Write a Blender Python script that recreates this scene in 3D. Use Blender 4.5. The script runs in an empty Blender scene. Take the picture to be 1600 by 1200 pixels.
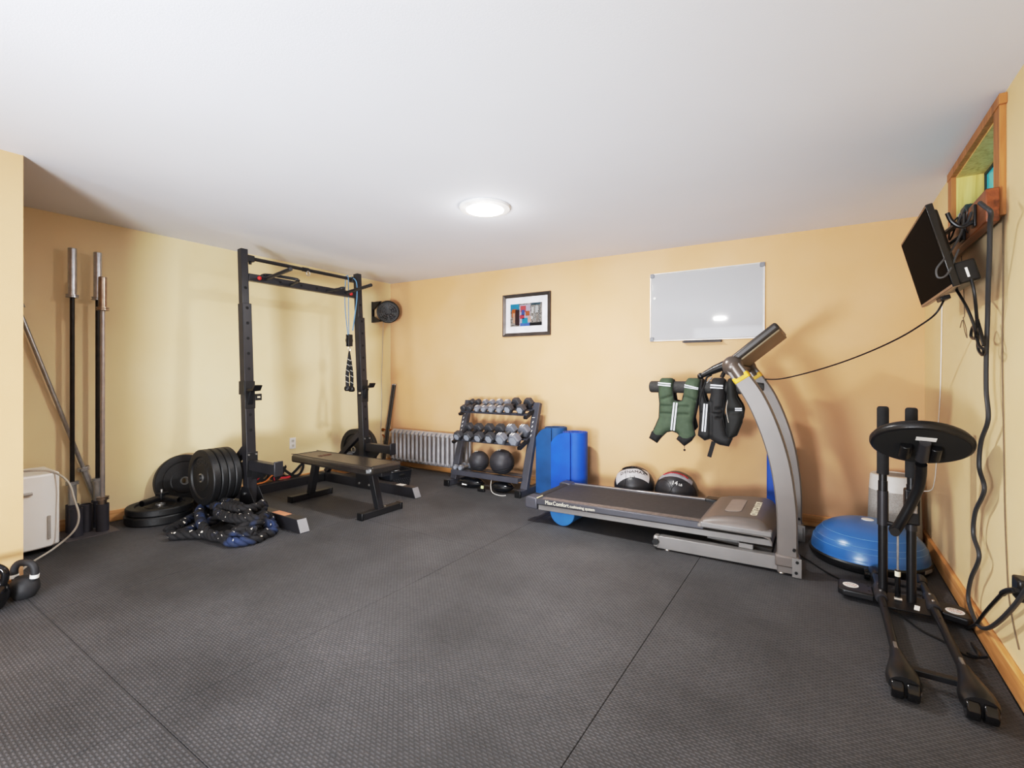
import bpy, bmesh, math, random
from mathutils import Vector, Matrix
random.seed(7)
PI = math.pi
scene = bpy.context.scene
col = scene.collection

# ------------------------------------------------------------------ measuring
CAM_H = 1.15
FOC = 738.0
_s, _c = 482/math.hypot(482, 738), 738/math.hypot(482, 738)
def _ray(px, py):
    a = (px-800)/FOC; b = -(py-586)/FOC
    return (-_s+_c*a, _c+_s*a, b)
def at_z(px, py, z=0.0):
    r = _ray(px, py); t = (z-CAM_H)/r[2]
    return Vector((r[0]*t, r[1]*t, z))
def at_y(px, py, y):
    r = _ray(px, py); t = y/r[1]
    return Vector((r[0]*t, y, CAM_H+r[2]*t))
def at_x(px, py, x):
    r = _ray(px, py); t = x/r[0]
    return Vector((x, r[1]*t, CAM_H+r[2]*t))
V = Vector

# ------------------------------------------------------------------ materials
def lin(h):
    h = h.lstrip('#')
    o = []
    for i in (0, 2, 4):
        c = int(h[i:i+2], 16)/255
        o.append(c/12.92 if c <= .04045 else ((c+.055)/1.055)**2.4)
    return (*o, 1)
_m = {}
def mat(name, hexc, rough=.5, metal=0.0, hex2=None, scale=8, bump=0.0, bscale=60, spec=.5, emis=None, estr=0, coat=0):
    if name in _m: return _m[name]
    m = bpy.data.materials.new(name); m.use_nodes = True
    nt = m.node_tree; b = nt.nodes['Principled BSDF']
    b.inputs['Roughness'].default_value = rough
    b.inputs['Metallic'].default_value = metal
    b.inputs['Specular IOR Level'].default_value = spec
    b.inputs['Coat Weight'].default_value = coat
    tc = nt.nodes.new('ShaderNodeTexCoord')
    c1 = lin(hexc)
    c2 = lin(hex2) if hex2 else tuple(min(1, x*.86) for x in c1[:3])+(1,)
    n = nt.nodes.new('ShaderNodeTexNoise'); n.inputs['Scale'].default_value = scale; n.inputs['Detail'].default_value = 3
    nt.links.new(tc.outputs['Object'], n.inputs['Vector'])
    r = nt.nodes.new('ShaderNodeValToRGB')
    r.color_ramp.elements[0].position = .35; r.color_ramp.elements[1].position = .65
    r.color_ramp.elements[0].color = c2; r.color_ramp.elements[1].color = c1
    nt.links.new(n.outputs['Fac'], r.inputs['Fac'])
    nt.links.new(r.outputs['Color'], b.inputs['Base Color'])
    if bump:
        n2 = nt.nodes.new('ShaderNodeTexNoise'); n2.inputs['Scale'].default_value = bscale; n2.inputs['Detail'].default_value = 4
        nt.links.new(tc.outputs['Object'], n2.inputs['Vector'])
        bp = nt.nodes.new('ShaderNodeBump'); bp.inputs['Strength'].default_value = bump; bp.inputs['Distance'].default_value = .01
        nt.links.new(n2.outputs['Fac'], bp.inputs['Height'])
        nt.links.new(bp.outputs['Normal'], b.inputs['Normal'])
    if emis:
        b.inputs['Emission Color'].default_value = lin(emis); b.inputs['Emission Strength'].default_value = estr
    _m[name] = m
    return m

def wood(name, h1, h2, h3, axis='Y', scale=1.0, rough=.5):
    m = bpy.data.materials.new(name); m.use_nodes = True
    nt = m.node_tree; b = nt.nodes['Principled BSDF']; b.inputs['Roughness'].default_value = rough
    tc = nt.nodes.new('ShaderNodeTexCoord'); mp = nt.nodes.new('ShaderNodeMapping')
    sc = {'X': (1.2, 22, 22), 'Y': (22, 1.2, 22), 'Z': (22, 22, 1.2)}[axis]
    mp.inputs['Scale'].default_value = tuple(x*scale for x in sc)
    nt.links.new(tc.outputs['Object'], mp.inputs['Vector'])
    n = nt.nodes.new('ShaderNodeTexNoise'); n.inputs['Scale'].default_value = 1.4; n.inputs['Detail'].default_value = 6; n.inputs['Distortion'].default_value = 1.2
    nt.links.new(mp.outputs['Vector'], n.inputs['Vector'])
    r = nt.nodes.new('ShaderNodeValToRGB'); e = r.color_ramp.elements
    e[0].position = .32; e[0].color = lin(h1); e[1].position = .7; e[1].color = lin(h3)
    k = e.new(.5); k.color = lin(h2)
    nt.links.new(n.outputs['Fac'], r.inputs['Fac']); nt.links.new(r.outputs['Color'], b.inputs['Base Color'])
    return m

def rubber_mat():
    m = bpy.data.materials.new('textured_rubber'); m.use_nodes = True
    nt = m.node_tree; N = nt.nodes.new; L = nt.links.new
    b = nt.nodes['Principled BSDF']; b.inputs['Roughness'].default_value = .62; b.inputs['Specular IOR Level'].default_value = .35
    tc = N('ShaderNodeTexCoord'); g = N('ShaderNodeNewGeometry')
    sp = N('ShaderNodeSeparateXYZ'); L(g.outputs['Position'], sp.inputs[0])
    def math_(op, a, bb=None):
        q = N('ShaderNodeMath'); q.operation = op
        for i, x in enumerate((a, bb)):
            if x is None: continue
            if isinstance(x, (int, float)): q.inputs[i].default_value = x
            else: L(x, q.inputs[i])
        return q.outputs[0]
    # short raised dashes, alternate rows shifted half a pitch
    px, py = .024, .0115
    row = math_('FLOOR', math_('DIVIDE', sp.outputs[1], py))
    odd = math_('MULTIPLY', math_('MODULO', math_('ABSOLUTE', row), 2.0), .5)
    fx = math_('FRACT', math_('ADD', math_('DIVIDE', sp.outputs[0], px), odd))
    fy = math_('FRACT', math_('DIVIDE', sp.outputs[1], py))
    dx = math_('ABSOLUTE', math_('SUBTRACT', fx, .5)); dy = math_('ABSOLUTE', math_('SUBTRACT', fy, .5))
    hx = math_('MULTIPLY', math_('SUBTRACT', .40, dx), 6.0); hy = math_('MULTIPLY', math_('SUBTRACT', .36, dy), 4.0)
    h = N('ShaderNodeClamp'); L(math_('MINIMUM', hx, hy), h.inputs[0])
    n = N('ShaderNodeTexNoise'); n.inputs['Scale'].default_value = 1.3; n.inputs['Detail'].default_value = 5; n.inputs['Roughness'].default_value = .6
    L(g.outputs['Position'], n.inputs['Vector'])
    n3 = N('ShaderNodeTexNoise'); n3.inputs['Scale'].default_value = 45; n3.inputs['Detail'].default_value = 3
    L(g.outputs['Position'], n3.inputs['Vector'])
    r = N('ShaderNodeValToRGB'); e = r.color_ramp.elements
    e[0].position = .33; e[0].color = lin('#434345'); e[1].position = .68; e[1].color = lin('#5f5f62')
    L(n.outputs['Fac'], r.inputs['Fac'])
    mx = N('ShaderNodeMix'); mx.data_type = 'RGBA'; mx.blend_type = 'MULTIPLY'; mx.inputs[0].default_value = 1
    L(r.outputs['Color'], mx.inputs[6])
    r2 = N('ShaderNodeValToRGB'); e = r2.color_ramp.elements
    e[0].position = 0; e[0].color = (.62, .62, .62, 1); e[1].position = 1; e[1].color = (1.12, 1.12, 1.12, 1)
    L(h.outputs[0], r2.inputs['Fac']); L(r2.outputs['Color'], mx.inputs[7])
    mx2 = N('ShaderNodeMix'); mx2.data_type = 'RGBA'; mx2.blend_type = 'MULTIPLY'; mx2.inputs[0].default_value = .5
    r3 = N('ShaderNodeValToRGB'); e = r3.color_ramp.elements
    e[0].position = .35; e[0].color = (.7, .7, .7, 1); e[1].position = .65; e[1].color = (1.15, 1.12, 1.12, 1)
    L(n3.outputs['Fac'], r3.inputs['Fac']); L(mx.outputs[2], mx2.inputs[6]); L(r3.outputs['Color'], mx2.inputs[7])
    L(mx2.outputs[2], b.inputs['Base Color'])
    bp = N('ShaderNodeBump'); bp.inputs['Strength'].default_value = .55; bp.inputs['Distance'].default_value = .003
    L(h.outputs[0], bp.inputs['Height']); L(bp.outputs['Normal'], b.inputs['Normal'])
    return m

# ------------------------------------------------------------------ mesh builder
def frame_from(d, up=V((0, 0, 1))):
    d = d.normalized()
    if abs(d.dot(up)) > .98: up = V((0, 1, 0))
    x = up.cross(d).normalized(); y = d.cross(x).normalized()
    return x, y, d

class G:
    def __init__(s): s.v = []; s.f = []
    def add(s, vs, fs):
        o = len(s.v); s.v += [V(p) for p in vs]; s.f += [[i+o for i in f] for f in fs]; return s
    def box(s, x0, x1, y0, y1, z0, z1):
        return s.add([(x0,y0,z0),(x1,y0,z0),(x1,y1,z0),(x0,y1,z0),(x0,y0,z1),(x1,y0,z1),(x1,y1,z1),(x0,y1,z1)],
                     [(0,3,2,1),(4,5,6,7),(0,1,5,4),(1,2,6,5),(2,3,7,6),(3,0,4,7)])
    def obox(s, c, ax, hx, ay, hy, az, hz):
        c = V(c); ax = V(ax).normalized()*hx; ay = V(ay).normalized()*hy; az = V(az).normalized()*hz
        vs = [c+ax*i+ay*j+az*k for k in (-1, 1) for i, j in ((-1,-1),(1,-1),(1,1),(-1,1))]
        return s.add(vs, [(0,3,2,1),(4,5,6,7),(0,1,5,4),(1,2,6,5),(2,3,7,6),(3,0,4,7)])
    def bar(s, p0, p1, w, h, up=(0, 0, 1)):
        p0 = V(p0); p1 = V(p1); x, y, d = frame_from(p1-p0, V(up))
        return s.obox((p0+p1)/2, x, w/2, y, h/2, d, (p1-p0).length/2)
    def cyl(s, p0, p1, r0, r1=None, n=16, cap=True):
        p0 = V(p0); p1 = V(p1); r1 = r0 if r1 is None else r1
        x, y, d = frame_from(p1-p0)
        vs = []
        for p, r in ((p0, r0), (p1, r1)):
            vs += [p+(x*math.cos(2*PI*i/n)+y*math.sin(2*PI*i/n))*r for i in range(n)]
        fs = [(i, (i+1) % n, n+(i+1) % n, n+i) for i in range(n)]
        if cap: fs += [tuple(range(n-1, -1, -1)), tuple(range(n, 2*n))]
        return s.add(vs, fs)
    def pipe(s, p0, p1, ro, ri, n=20):           # hollow tube
        p0 = V(p0); p1 = V(p1); x, y, d = frame_from(p1-p0)
        vs = []
        for p, r in ((p0, ro), (p1, ro), (p1, ri), (p0, ri)):
            vs += [p+(x*math.cos(2*PI*i/n)+y*math.sin(2*PI*i/n))*r for i in range(n)]
        fs = []
        for k in range(4):
            a, b = k*n, ((k+1) % 4)*n
            fs += [(a+i, a+(i+1) % n, b+(i+1) % n, b+i) for i in range(n)]
        return s.add(vs, fs)
    def tube(s, pts, r, n=10, closed=False, cap=True, flat=1.0):
        pts = [V(p) for p in pts]; m = len(pts); vs = []
        t0 = (pts[1]-pts[0]).normalized(); x, y, _ = frame_from(t0)
        for i, p in enumerate(pts):
            if closed: t = pts[(i+1) % m]-pts[i-1]
            else: t = pts[min(i+1, m-1)]-pts[max(i-1, 0)]
            t = t.normalized() if t.length > 1e-9 else t0
            x = (x-t*x.dot(t)); x = x.normalized() if x.length > 1e-6 else frame_from(t)[0]
            y = t.cross(x)
            rr = r[i] if isinstance(r, (list, tuple)) else r
            vs += [p+(x*math.cos(2*PI*k/n)+y*math.sin(2*PI*k/n)*flat)*rr for k in range(n)]
        fs = []
        for i in range(m if closed else m-1):
            a = i*n; b = ((i+1) % m)*n
            fs += [(a+k, a+(k+1) % n, b+(k+1) % n, b+k) for k in range(n)]
        if cap and not closed: fs += [tuple(range(n-1, -1, -1)), tuple(range((m-1)*n, m*n))]
        return s.add(vs, fs)
    def lathe(s, prof, o=(0, 0, 0), axis=(0, 0, 1), n=40):
        o = V(o); x, y, d = frame_from(V(axis)); vs = []; rings = []
        for r, z in prof:
            if r < 1e-6: rings.append([len(vs)]); vs.append(o+d*z)
            else:
                rings.append(list(range(len(vs), len(vs)+n)))
                vs += [o+d*z+(x*math.cos(2*PI*i/n)+y*math.sin(2*PI*i/n))*r for i in range(n)]
        fs = []
        for a, b in zip(rings, rings[1:]):
            for i in range(n):
                j = (i+1) % n
                if len(a) == 1 and len(b) == 1: continue
                if len(a) == 1: fs.append((a[0], b[j], b[i]))
                elif len(b) == 1: fs.append((a[i], a[j], b[0]))
                else: fs.append((a[i], a[j], b[j], b[i]))
        for rg, fl in ((rings[0], 1), (rings[-1], 0)):
            if len(rg) > 1 and not (prof[0] == prof[-1]): fs.append(tuple(reversed(rg)) if fl else tuple(rg))
        return s.add(vs, fs)
    def sphere(s, c, r, n=28, sq=(1, 1, 1)):
        c = V(c); vs = []; m = n//2
        prof = [(math.sin(PI*i/m), -math.cos(PI*i/m)) for i in range(m+1)]
        g = G(); g.lathe([(max(0, a), b) for a, b in prof], n=n)
        return s.add([c+V((p.x*r*sq[0], p.y*r*sq[1], p.z*r*sq[2])) for p in g.v], g.f)
    def prism(s, poly, o, ax, ay, az, depth):     # polygon in (ax,ay) pushed along az
        o = V(o); ax = V(ax); ay = V(ay); az = V(az).normalized(); n = len(poly)
        vs = [o+ax*a+ay*b for a, b in poly]+[o+ax*a+ay*b+az*depth for a, b in poly]
        fs = [tuple(range(n-1, -1, -1)), tuple(range(n, 2*n))]+[(i, (i+1) % n, n+(i+1) % n, n+i) for i in range(n)]
        return s.add(vs, fs)
    def xform(s, M): s.v = [M @ p for p in s.v]; return s

ORG = {}
def build(g, name, m, parent=None, bevel=0.0, seg=2, smooth=True, origin=None, angle=35, sub=0):
    base = ORG[parent.name] if parent is not None else (V(origin) if origin is not None else V((0, 0, 0)))
    me = bpy.data.meshes.new(name)
    me.from_pydata([p-base for p in g.v], [], g.f)
    bm = bmesh.new(); bm.from_mesh(me); bmesh.ops.recalc_face_normals(bm, faces=bm.faces); bm.to_mesh(me); bm.free()
    if smooth:
        me.shade_smooth(); me.set_sharp_from_angle(angle=math.radians(angle))
    o = bpy.data.objects.new(name, me); col.objects.link(o)
    me.materials.append(m)
    if parent is not None: o.parent = parent
    else: o.location = base
    ORG[o.name] = base
    if bevel:
        b = o.modifiers.new('Bevel', 'BEVEL'); b.width = bevel; b.segments = seg; b.limit_method = 'ANGLE'; b.angle_limit = math.radians(40)
        b.harden_normals = False
    if sub:
        b = o.modifiers.new('Subsurf', 'SUBSURF'); b.levels = sub; b.render_levels = sub
    return o
def tag(o, label=None, cat=None, group=None, kind=None):
    if label: o['label'] = label
    if cat: o['category'] = cat
    if group: o['group'] = group
    if kind: o['kind'] = kind
    return o
def thing(name, label, cat, loc, group=None):
    o = bpy.data.objects.new(name, None); o.empty_display_size = .05; col.objects.link(o); o.location = V(loc)
    ORG[o.name] = V(loc)
    return tag(o, label, cat, group)
def solo(g, name, m, label, cat, loc, group=None, **k):
    return tag(build(g, name, m, None, origin=loc, **k), label, cat, group)
def struct(g, name, m, parent=None, **k):
    o = build(g, name, m, parent, **k)
    if parent is None: o['kind'] = 'structure'
    return o
def dup(root, loc, label=None, rot=None):
    def rec(o, par):
        c = o.copy(); col.objects.link(c)
        if par is not None: c.parent = par
        for ch in list(o.children): rec(ch, c)
        return c
    r = rec(root, None); r.location = V(loc)
    if rot is not None: r.rotation_euler = rot
    if label: r['label'] = label
    return r
def spline(pts, n=12, closed=False):
    pts = [V(p) for p in pts]; m = len(pts); out = []
    for i in range(m if closed else m-1):
        if closed: p0, p1, p2, p3 = pts[i-1], pts[i], pts[(i+1) % m], pts[(i+2) % m]
        else: p0, p1, p2, p3 = pts[max(i-1, 0)], pts[i], pts[i+1], pts[min(i+2, m-1)]
        for k in range(n):
            t = k/n
            out.append(.5*((2*p1)+(p2-p0)*t+(2*p0-5*p1+4*p2-p3)*t*t+(3*p1-p0-3*p2+p3)*t**3))
    if not closed: out.append(pts[-1])
    return out
def text(s, size, name, m, parent, o, ax, ay, extrude=.0006, align='LEFT', stretch=1.0, base=None):
    cu = bpy.data.curves.new(name, 'FONT'); cu.body = s; cu.size = size; cu.extrude = extrude; cu.align_x = align; cu.align_y = 'CENTER'
    cu.resolution_u = 3
    t = bpy.data.objects.new(name+'_src', cu); col.objects.link(t)
    dg = bpy.context.evaluated_depsgraph_get(); dg.update()
    me = bpy.data.meshes.new_from_object(t.evaluated_get(dg))
    g = G(); o = V(o); ax = V(ax).normalized(); ay = V(ay).normalized(); az = ax.cross(ay)
    g.add([o+ax*p.co.x*stretch+ay*p.co.y+az*p.co.z for p in me.vertices], [list(p.vertices) for p in me.polygons])
    bpy.data.objects.remove(t); bpy.data.curves.remove(cu); bpy.data.meshes.remove(me)
    if parent is None: return g
    return build(g, name, m, parent, smooth=False)
def inpoly(x, y, P):
    r = False; j = len(P)-1
    for i in range(len(P)):
        if (P[i][1] > y) != (P[j][1] > y) and x < (P[j][0]-P[i][0])*(y-P[i][1])/(P[j][1]-P[i][1])+P[i][0]: r = not r
        j = i
    return r
def nearest(x, y, P):
    best = (1e9, x, y)
    for i in range(len(P)):
        ax, ay = P[i-1]; bx, by = P[i]; dx, dy = bx-ax, by-ay
        t = max(0, min(1, ((x-ax)*dx+(y-ay)*dy)/max(1e-12, dx*dx+dy*dy)))
        qx, qy = ax+dx*t, ay+dy*t; d = math.hypot(x-qx, y-qy)
        if d < best[0]: best = (d, qx, qy)
    return best
def puffy(P, thick, step, place, groove=None, edge=.03):
    """padded cloth panel with outline P (u,v); place(u,v,h) -> world point"""
    x0 = min(p[0] for p in P); x1 = max(p[0] for p in P); y0 = min(p[1] for p in P); y1 = max(p[1] for p in P)
    nx = int((x1-x0)/step)+2; ny = int((y1-y0)/step)+2
    cells = [(i, j) for i in range(nx) for j in range(ny) if inpoly(x0+(i+.5)*step, y0+(j+.5)*step, P)]
    cs = set(cells); idx = {}; pos = []
    for i, j in cells:
        for a, b in ((i, j), (i+1, j), (i+1, j+1), (i, j+1)):
            if (a, b) not in idx:
                idx[(a, b)] = len(pos); pos.append((a, b))
    g = G(); N = len(pos); front = []; back = []
    for a, b in pos:
        x, y = x0+a*step, y0+b*step
        bound = not all(q in cs for q in ((a-1, b-1), (a, b-1), (a-1, b), (a, b)))
        d, qx, qy = nearest(x, y, P)
        if bound: x, y, d = qx, qy, 0
        h = thick*(.25+.75*math.sqrt(max(0, min(1, d/edge)))) if not bound else thick*.25
        if groove and not bound: h -= groove(x, y)*thick
        front.append(place(x, y, h)); back.append(place(x, y, 0))
    g.v = front+back
    for i, j in cells:
        q = [idx[(i, j)], idx[(i+1, j)], idx[(i+1, j+1)], idx[(i, j+1)]]
        g.f.append(q); g.f.append([k+N for k in reversed(q)])
        for (di, dj), (e0, e1) in {(0, -1): (0, 1), (1, 0): (1, 2), (0, 1): (2, 3), (-1, 0): (3, 0)}.items():
            if (i+di, j+dj) not in cs: g.f.append([q[e1], q[e0], q[e0]+N, q[e1]+N])
    return g

# ------------------------------------------------------------------ palette
M_black = mat('black_powder_coat', '#1b1b1e', .42, 0, '#161618', 6)
M_blk2 = mat('charcoal_powder_coat', '#323135', .38, .2, '#2a292d', 6)
M_rubber = mat('black_rubber', '#151517', .5, 0, '#0f0f11', 14, .15, 90)
M_rubber2 = mat('worn_black_rubber', '#2b2b2d', .5, 0, '#1a1a1c', 9, .15, 70)
M_gloss = mat('glossy_black', '#0e0e10', .12)
M_plastic = mat('black_plastic', '#111113', .35)
M_hole = mat('bolt_hole_black', '#050506', .8)
M_chrome = mat('brushed_chrome', '#c2c3c6', .28, .75, '#b0b1b4', 30)
M_steel = mat('satin_steel', '#a4a4a6', .34, .75, '#909092', 30)
M_zinc = mat('bright_zinc', '#d9d8d6', .3, .9)
M_holder = mat('gunmetal_enamel', '#3b3a44', .5, .1, '#33323a', 8)
M_red = mat('red_plastic', '#d8342f', .4)
M_white = mat('white_plastic', '#e9e8e6', .4, 0, '#e1e0de', 4)
M_cream = mat('grey_cable', '#bdbab3', .5)
M_grey = mat('radiator_silver_paint', '#a9a7aa', .4, .15, '#9a989b', 12)
M_blue = mat('blue_foam', '#0f57bb', .6, 0, '#0c4cab', 5)
M_dkblue = mat('dark_blue_foam', '#175287', .65, 0, '#134777', 5)
M_roller = mat('blue_roller_foam', '#256aa5', .7, 0, '#20629a', 10)
M_copper = mat('copper', '#b4622a', .4, .8)
M_decal = mat('white_print', '#f2f1ee', .6)
M_orange = mat('orange_web', '#c9742b', .8)
M_redweb = mat('red_web', '#c02a3a', .8)
M_web = mat('black_webbing', '#1b1b1d', .85, 0, '#141416', 60)
M_rubberfloor = rubber_mat()
# ================================================================== the setting
XL, XR, YB, YF = -4.67, .60, 4.27, -2.8
PX, PY = -3.54, .68                      # end of the partition on the left
def ceil_z(x): return 2.332-.0163*(x-XL)
def wall_mat(name, h1, h2):
    return mat(name, h1, .72, 0, h2, 1.2, .06, 220, .3)
M_wl = wall_mat('pale_yellow_wall_paint', '#e6d5b0', '#e2cea6')
M_wb = wall_mat('warm_tan_wall_paint', '#d6b08b', '#d1a87f')
M_wr = wall_mat('cream_wall_paint', '#e4cda6', '#e0c69c')
M_ceil = mat('white_ceiling_paint', '#e3e6ee', .8, 0, '#dfe2ea', 1.0, .05, 160, .3)
M_base = wood('honey_pine', '#b98046', '#d29a5c', '#e0b078', 'X')
M_baseY = wood('honey_pine_lengthwise', '#b98046', '#d29a5c', '#e0b078', 'Y')
def slab(x0, x1, y0, y1):
    g = G().box(x0, x1, y0, y1, -.02, 1)
    for p in g.v:
        if p.z > .5: p.z = ceil_z(p.x)
    return g
struct(G().box(XL-.1, XR+.1, YF-.1, YB+.1, -.10, -.014), 'floor', mat('concrete_slab', '#5a5856', .9), smooth=False)
g = G().box(XL-.1, XR+.35, YF-.1, YB+.1, 0, .1)
for p in g.v: p.z += ceil_z(p.x)
struct(g, 'ceiling', M_ceil, smooth=False)
struct(slab(XL-.1, XL, YF-.1, YB+.1), 'wall_left', M_wl, smooth=False)
struct(slab(XL, XR+.1, YB, YB+.1), 'wall_back', M_wb, smooth=False)
struct(slab(XL, XR+.1, YF-.1, YF), 'wall_front', M_wb, smooth=False)
struct(slab(XL, PX, YF, PY), 'wall_partition', mat('peach_wall_paint', '#cba981', .72, 0, '#c6a178', 1.2, .06, 220, .3), smooth=False)
WY0, WY1, WZ0, WZ1 = 2.64, 3.37, 1.80, 2.195
g = slab(XR, XR+.1, YF, WY0); h = slab(XR, XR+.1, WY1, YB); g.add(h.v, h.f)
g.box(XR, XR+.1, WY0, WY1, -.02, WZ0)
h = slab(XR, XR+.1, WY0, WY1)
for p in h.v:
    if p.z < 1: p.z = WZ1
g.add(h.v, h.f)
struct(g, 'wall_right', M_wr, smooth=False)
# window: jambs, head, stool, casing and the teal pane
M_jamb = wood('yellow_pine', '#c3a75a', '#d9c27a', '#e2d08e', 'Z')
M_case = wood('cedar_casing', '#94622f', '#ab763f', '#b98650', 'Z')
D = .125
win = thing('window_1', None, None, (XR, (WY0+WY1)/2, WZ0)); win['kind'] = 'structure'
g = G().box(XR-.001, XR+D+.1, WY0-.004, WY0+.008, WZ0-.004, WZ1+.004).box(XR-.001, XR+D+.1, WY1-.008, WY1+.004, WZ0-.004, WZ1+.004)
g.box(XR-.001, XR+D+.1, WY0+.008, WY1-.008, WZ1-.008, WZ1+.004).box(XR-.001, XR+D+.1, WY0+.008, WY1-.008, WZ0-.004, WZ0+.008)
build(g, 'window_jamb', M_jamb, win, smooth=False)
g = G().box(XR-.02, XR, WY0-.075, WY0, WZ0-.03, WZ1+.035).box(XR-.02, XR, WY1, WY1+.075, WZ0-.03, WZ1+.035)
g.box(XR-.024, XR, WY0-.09, WY1+.075, WZ1, WZ1+.04)
build(g, 'window_casing', M_case, win, .002, smooth=False)
g = G().box(XR+D-.02, XR+D, WY0+.008, WY0+.03, WZ0, WZ1).box(XR+D-.02, XR+D, WY1-.018, WY1-.008, WZ0, WZ1)
g.box(XR+D-.02, XR+D, WY0+.01, WY1-.01, WZ1-.02, WZ1-.008).box(XR+D-.02, XR+D, WY0+.01, WY1-.01, WZ0, WZ0+.03)
build(g, 'window_sash', mat('dark_sash', '#2d3a38', .5), win, smooth=False)
build(G().box(XR+D-.012, XR+D-.004, WY0+.01, WY1-.01, WZ0+.01, WZ1-.01), 'window_pane',
      mat('teal_daylight_glass', '#3aa3b0', .2, 0, '#2f98a8', 3, emis='#35a5b2', estr=.35), win, smooth=False)
# baseboards
BH = .085
struct(G().box(XL, XR, YB-.018, YB, 0, BH), 'baseboard_back', M_base, bevel=.003)
struct(G().box(XR-.022, XR, YF, YB-.018, 0, BH+.01), 'baseboard_right', M_baseY, bevel=.003)
struct(G().box(XL, XL+.016, PY, YB-.018, 0, BH), 'baseboard_left', M_baseY, bevel=.003)
struct(G().box(PX, PX+.016, YF, PY, 0, BH), 'baseboard_partition', M_baseY, bevel=.003)
# loose rubber mats laid over the slab
MX = [XL+.002, -3.14, -1.89, -.636, XR-.024]; MYs = [-1.17, .672, 2.513, YB-.02]
MLAB = {
 (0, 0): 'narrow black rubber floor mat strip under the kettlebells along the partition',
 (1, 0): 'black textured rubber floor mat in the foreground just right of the kettlebells, touching the partition',
 (2, 0): 'black textured rubber floor mat nearest the camera at the bottom middle of the room',
 (3, 0): 'black textured rubber floor mat nearest the camera along the right wall',
 (0, 1): 'black textured rubber floor mat in the alcove under the barbell stand and dehumidifier',
 (1, 1): 'black textured rubber floor mat in front of the battle rope, left of centre',
 (2, 1): 'large open black rubber floor mat in the middle of the room',
 (3, 1): 'black textured rubber floor mat under the wheeled feet of the exercise machine',
 (0, 2): 'black textured rubber floor mat along the left wall under the power rack',
 (1, 2): 'black textured rubber floor mat under the front of the flat bench and the dumbbell rack',
 (2, 2): 'black textured rubber floor mat under the treadmill deck and blue roller',
 (3, 2): 'black textured rubber floor mat under the blue balance dome'}
for (i, j), lb in MLAB.items():
    x0, x1, y0, y1 = MX[i]+.001, MX[i+1]-.001, MYs[j]+.001, MYs[j+1]-.001
    if i == 0: x0 = PX+.017 if j == 0 else x0+.016
    g = G().box(x0, x1, y0, y1, -.0135, 0)
    solo(g, 'rubber_floor_mat', M_rubberfloor, lb, 'floor mat', ((x0+x1)/2, (y0+y1)/2, -.0135), 'rubber mats covering the floor', bevel=.0018, smooth=False)
# ceiling lamps
M_lamp = mat('lit_lamp_glass', '#ffffff', .4, emis='#fffaf2', estr=20)
M_trim = mat('white_lamp_trim', '#ececec', .5)
def ceiling_lamp(x, y, label):
    z = ceil_z(x)
    t = thing('ceiling_light', label, 'ceiling light', (x, y, z), 'round ceiling lights')
    build(G().lathe([(0, 0), (.172, 0), (.176, -.006), (.168, -.016), (.128, -.022), (.124, -.015), (0, -.015)], (x, y, z-.001), n=48), 'trim_ring', M_trim, t)
    build(G().lathe([(0, -.016), (.122, -.016), (.116, -.024), (.06, -.03), (0, -.031)], (x, y, z-.001), n=48), 'diffuser', M_lamp, t)
ceiling_lamp(-1.90, 2.575, 'round flush white ceiling light, lit, in the middle of the ceiling')
ceiling_lamp(-1.62, -1.30, 'round flush white ceiling light behind the camera, seen only as a glow in the whiteboard')
# wall outlet
t = thing('wall_outlet', 'white double wall outlet low on the left wall behind the bench', 'outlet', (XL, 2.91, .43))
build(G().box(XL, XL+.006, 2.875, 2.945, .372, .488), 'cover_plate', M_white, t, .002)
for z in (.405, .455):
    g = G().cyl((XL+.006, 2.91, z), (XL+.0095, 2.91, z), .017, n=20)
    o = build(g, 'socket', mat('socket_white', '#d9d8d5', .5), t)
    g = G().box(XL+.0095, XL+.0103, 2.902, 2.905, z-.002, z+.009).box(XL+.0095, XL+.0103, 2.915, 2.918, z-.002, z+.009).box(XL+.0095, XL+.0103, 2.908, 2.912, z-.011, z-.006)
    build(g, 'slots', M_hole, o, smooth=False)

# ================================================================== left corner
# kettlebells
def kettlebell(loc, r, hh, m, label, rot, bands):
    t = thing('kettlebell', label, 'kettlebell', (0, 0, 0), 'kettlebells on the floor by the partition')
    prof = [(0, 0), (r*.62, 0), (r*.72, .004), (r*.98, r*.55), (r, r*.9), (r*.93, r*1.3), (r*.7, r*1.65), (r*.35, r*1.83), (0, r*1.86)]
    build(G().lathe(prof, n=36), 'bell', m, t)
    w = r*.83; z0 = r*1.45
    pts = [(-w*.8, 0, z0), (-w*1.02, 0, z0+.03), (-w*.98, 0, hh-.035), (-w*.6, 0, hh-.012), (0, 0, hh-.008), (w*.6, 0, hh-.012), (w*.98, 0, hh-.035), (w*1.02, 0, z0+.03), (w*.8, 0, z0)]
    sp = spline(pts, 6)
    h = build(G().tube(sp, .0165, 14), 'handle', m, t)
    if bands:
        for sx in (-1, 1):
            g = G().cyl((sx*w*.99, 0, z0+.012), (sx*w*1.03, 0, z0+.03), .0185, n=20)
            build(g, 'band', M_decal, h)['label'] = 'white ring painted on the handle'
    t.location = V(loc); t.rotation_euler = (0, 0, rot)
    return t
M_kb = mat('matte_black_enamel', '#2c2c2f', .6, 0, '#252528', 10, .1, 120)
kettlebell((-3.455, .668, 0), .060, .185, M_kb, 'matte dark grey kettlebell with white rings on its handle, at the partition corner', .62, True)
kettlebell((-3.405, .528, 0), .08, .22, M_gloss, 'glossy black kettlebell cut off by the left edge of the photo', .9, False)

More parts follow.
